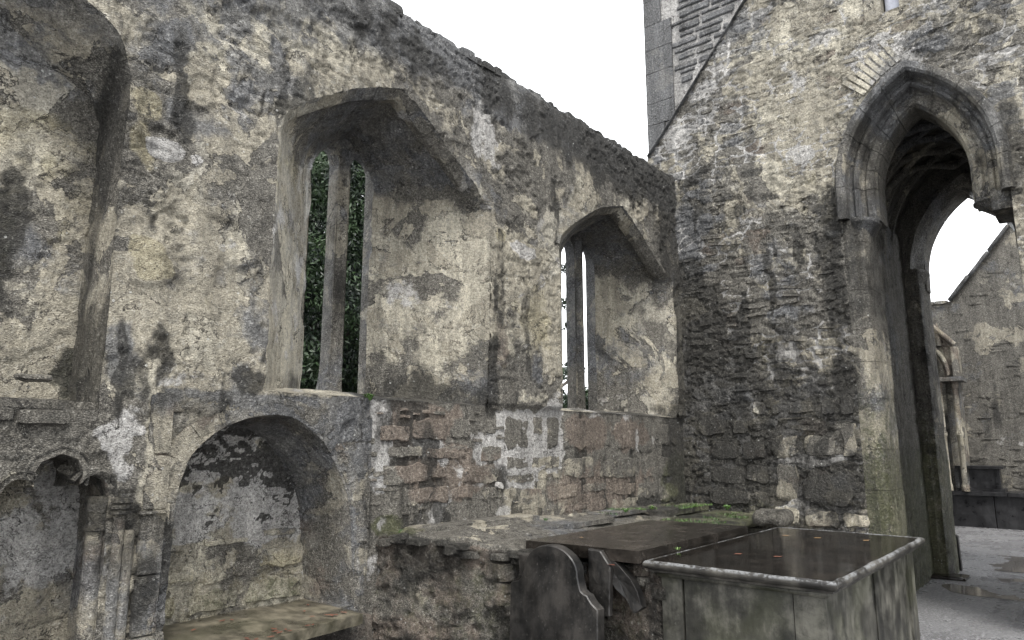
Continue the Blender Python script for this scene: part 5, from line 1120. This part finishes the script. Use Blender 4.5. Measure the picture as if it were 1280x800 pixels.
fern(7.0, 3.0, .955, .08, 22, 'leafy green weed on the mossy stones in the corner')
fern(4.4, 3.33, 1.03, .04, 10, 'tiny green sprig on the left part of the platform top')
fern(4.15, 2.115, .955, .03, 10, 'tiny green sprig in the joint between ledger slab and tomb lid')
def moss_strip(n, x0, x1, y0, y1, zf, s):
    # short moss and grass blades along a joint, nobody could count them
    x = rng.uniform(x0, x1, n); y = rng.uniform(y0, y1, n); cl_ = fbm(np.stack([x, y, 0*x], 1), 5, 3, 951) > .02; x, y = x[cl_], y[cl_]; n = len(x)
    z = zf(x, y); a = rng.uniform(0, 2*pi, n); h = s * rng.uniform(.4, 1.2, n); w_ = s * .22
    B0 = np.stack([x, y, z], 1); d = np.stack([np.cos(a), np.sin(a), 0*a], 1)
    V = np.stack([B0 - d*w_, B0 + d*w_, B0 + np.stack([-d[:, 1]*h*.5, d[:, 0]*h*.5, h], 1)], 1).reshape(-1, 3)
    return V, np.arange(n*3).reshape(-1, 3)
V1, F1_ = moss_strip(2600, 5.4, 7.35, 3.30, 3.64, lambda x, y: np.where(x < 6.3, 1.0, .962) + 0*y, .018)
V2, F2_ = moss_strip(700, 3.1, 3.6, 3.45, 3.66, lambda x, y: 1.035 + 0*x, .02)
V3, F3_ = moss_strip(1400, 6.0, 7.3, 2.7, 3.3, lambda x, y: .905 + 0*x, .018)
o = mk('moss', np.vstack([V1, V2, V3]), np.vstack([F1_, F2_ + len(V1), F3_ + len(V1) + len(V2)]), M_FERN, smooth=False); tag(o, 'short green moss and grass on the platform top along the foot of the walls', 'moss'); o['kind'] = 'stuff'
def leaf(x, y, z, s, mat, label, group, ang=None):
    a = ang if ang is not None else random.uniform(0, pi); ca, sa = cos(a), sin(a); o_ = [(-1, 0, .0), (-.4, .42, .10), (.3, .38, .06), (1, 0, .14), (.3, -.38, .02), (-.4, -.42, .10), (0, 0, -.02)]
    V = [(x + s*(p*ca - q*sa), y + s*(p*sa + q*ca), z + .004 + s * h * .6) for p, q, h in o_]; F = [[k, (k+1) % 6, 6] for k in range(6)]
    o = mk('fallen_leaf', V, F, mat, smooth=False); tag(o, label, 'leaf', group); return o
gl = 'fallen leaves on the tomb lid'
for (x, y, m, lb) in ((4.28, 1.78, M_LEAF, 'red leaf on the tomb lid nearest its left front edge'), (4.33, 1.56, M_LEAF, 'red leaf on the tomb lid, right of the pair near the front'), (5.35, 1.86, M_LEAF2, 'tan leaf near the back of the tomb lid, leftmost of three'), (5.36, 1.64, M_LEAF2, 'tan leaf near the back of the tomb lid, middle of three'), (5.44, 1.34, M_LEAF2, 'tan leaf near the right end of the tomb lid')):
    leaf(x, y, .944, .028, m, lb, gl, random.uniform(-.5, .5) - .9)
for k in range(26):
    x = random.uniform(1.9, 2.7); y = 3.44 - .16 * (2.72 - x) + abs(random.gauss(0, .06)) if k < 20 else random.uniform(3.55, 3.95)
    leaf(x, y, .640, random.uniform(.013, .024), M_LEAF, 'small rust brown dead leaf lying among the litter on the niche slab', 'dead leaves scattered on the niche slab')
leaf(3.66, 2.30, .905, .035, M_LEAF, 'crimson leaf caught on the rubble under the ledger slab', None, 1.5)
leaf(3.95, 2.7, .998, .02, M_LEAF2, 'small tan leaf on the flat ledger slab', None)
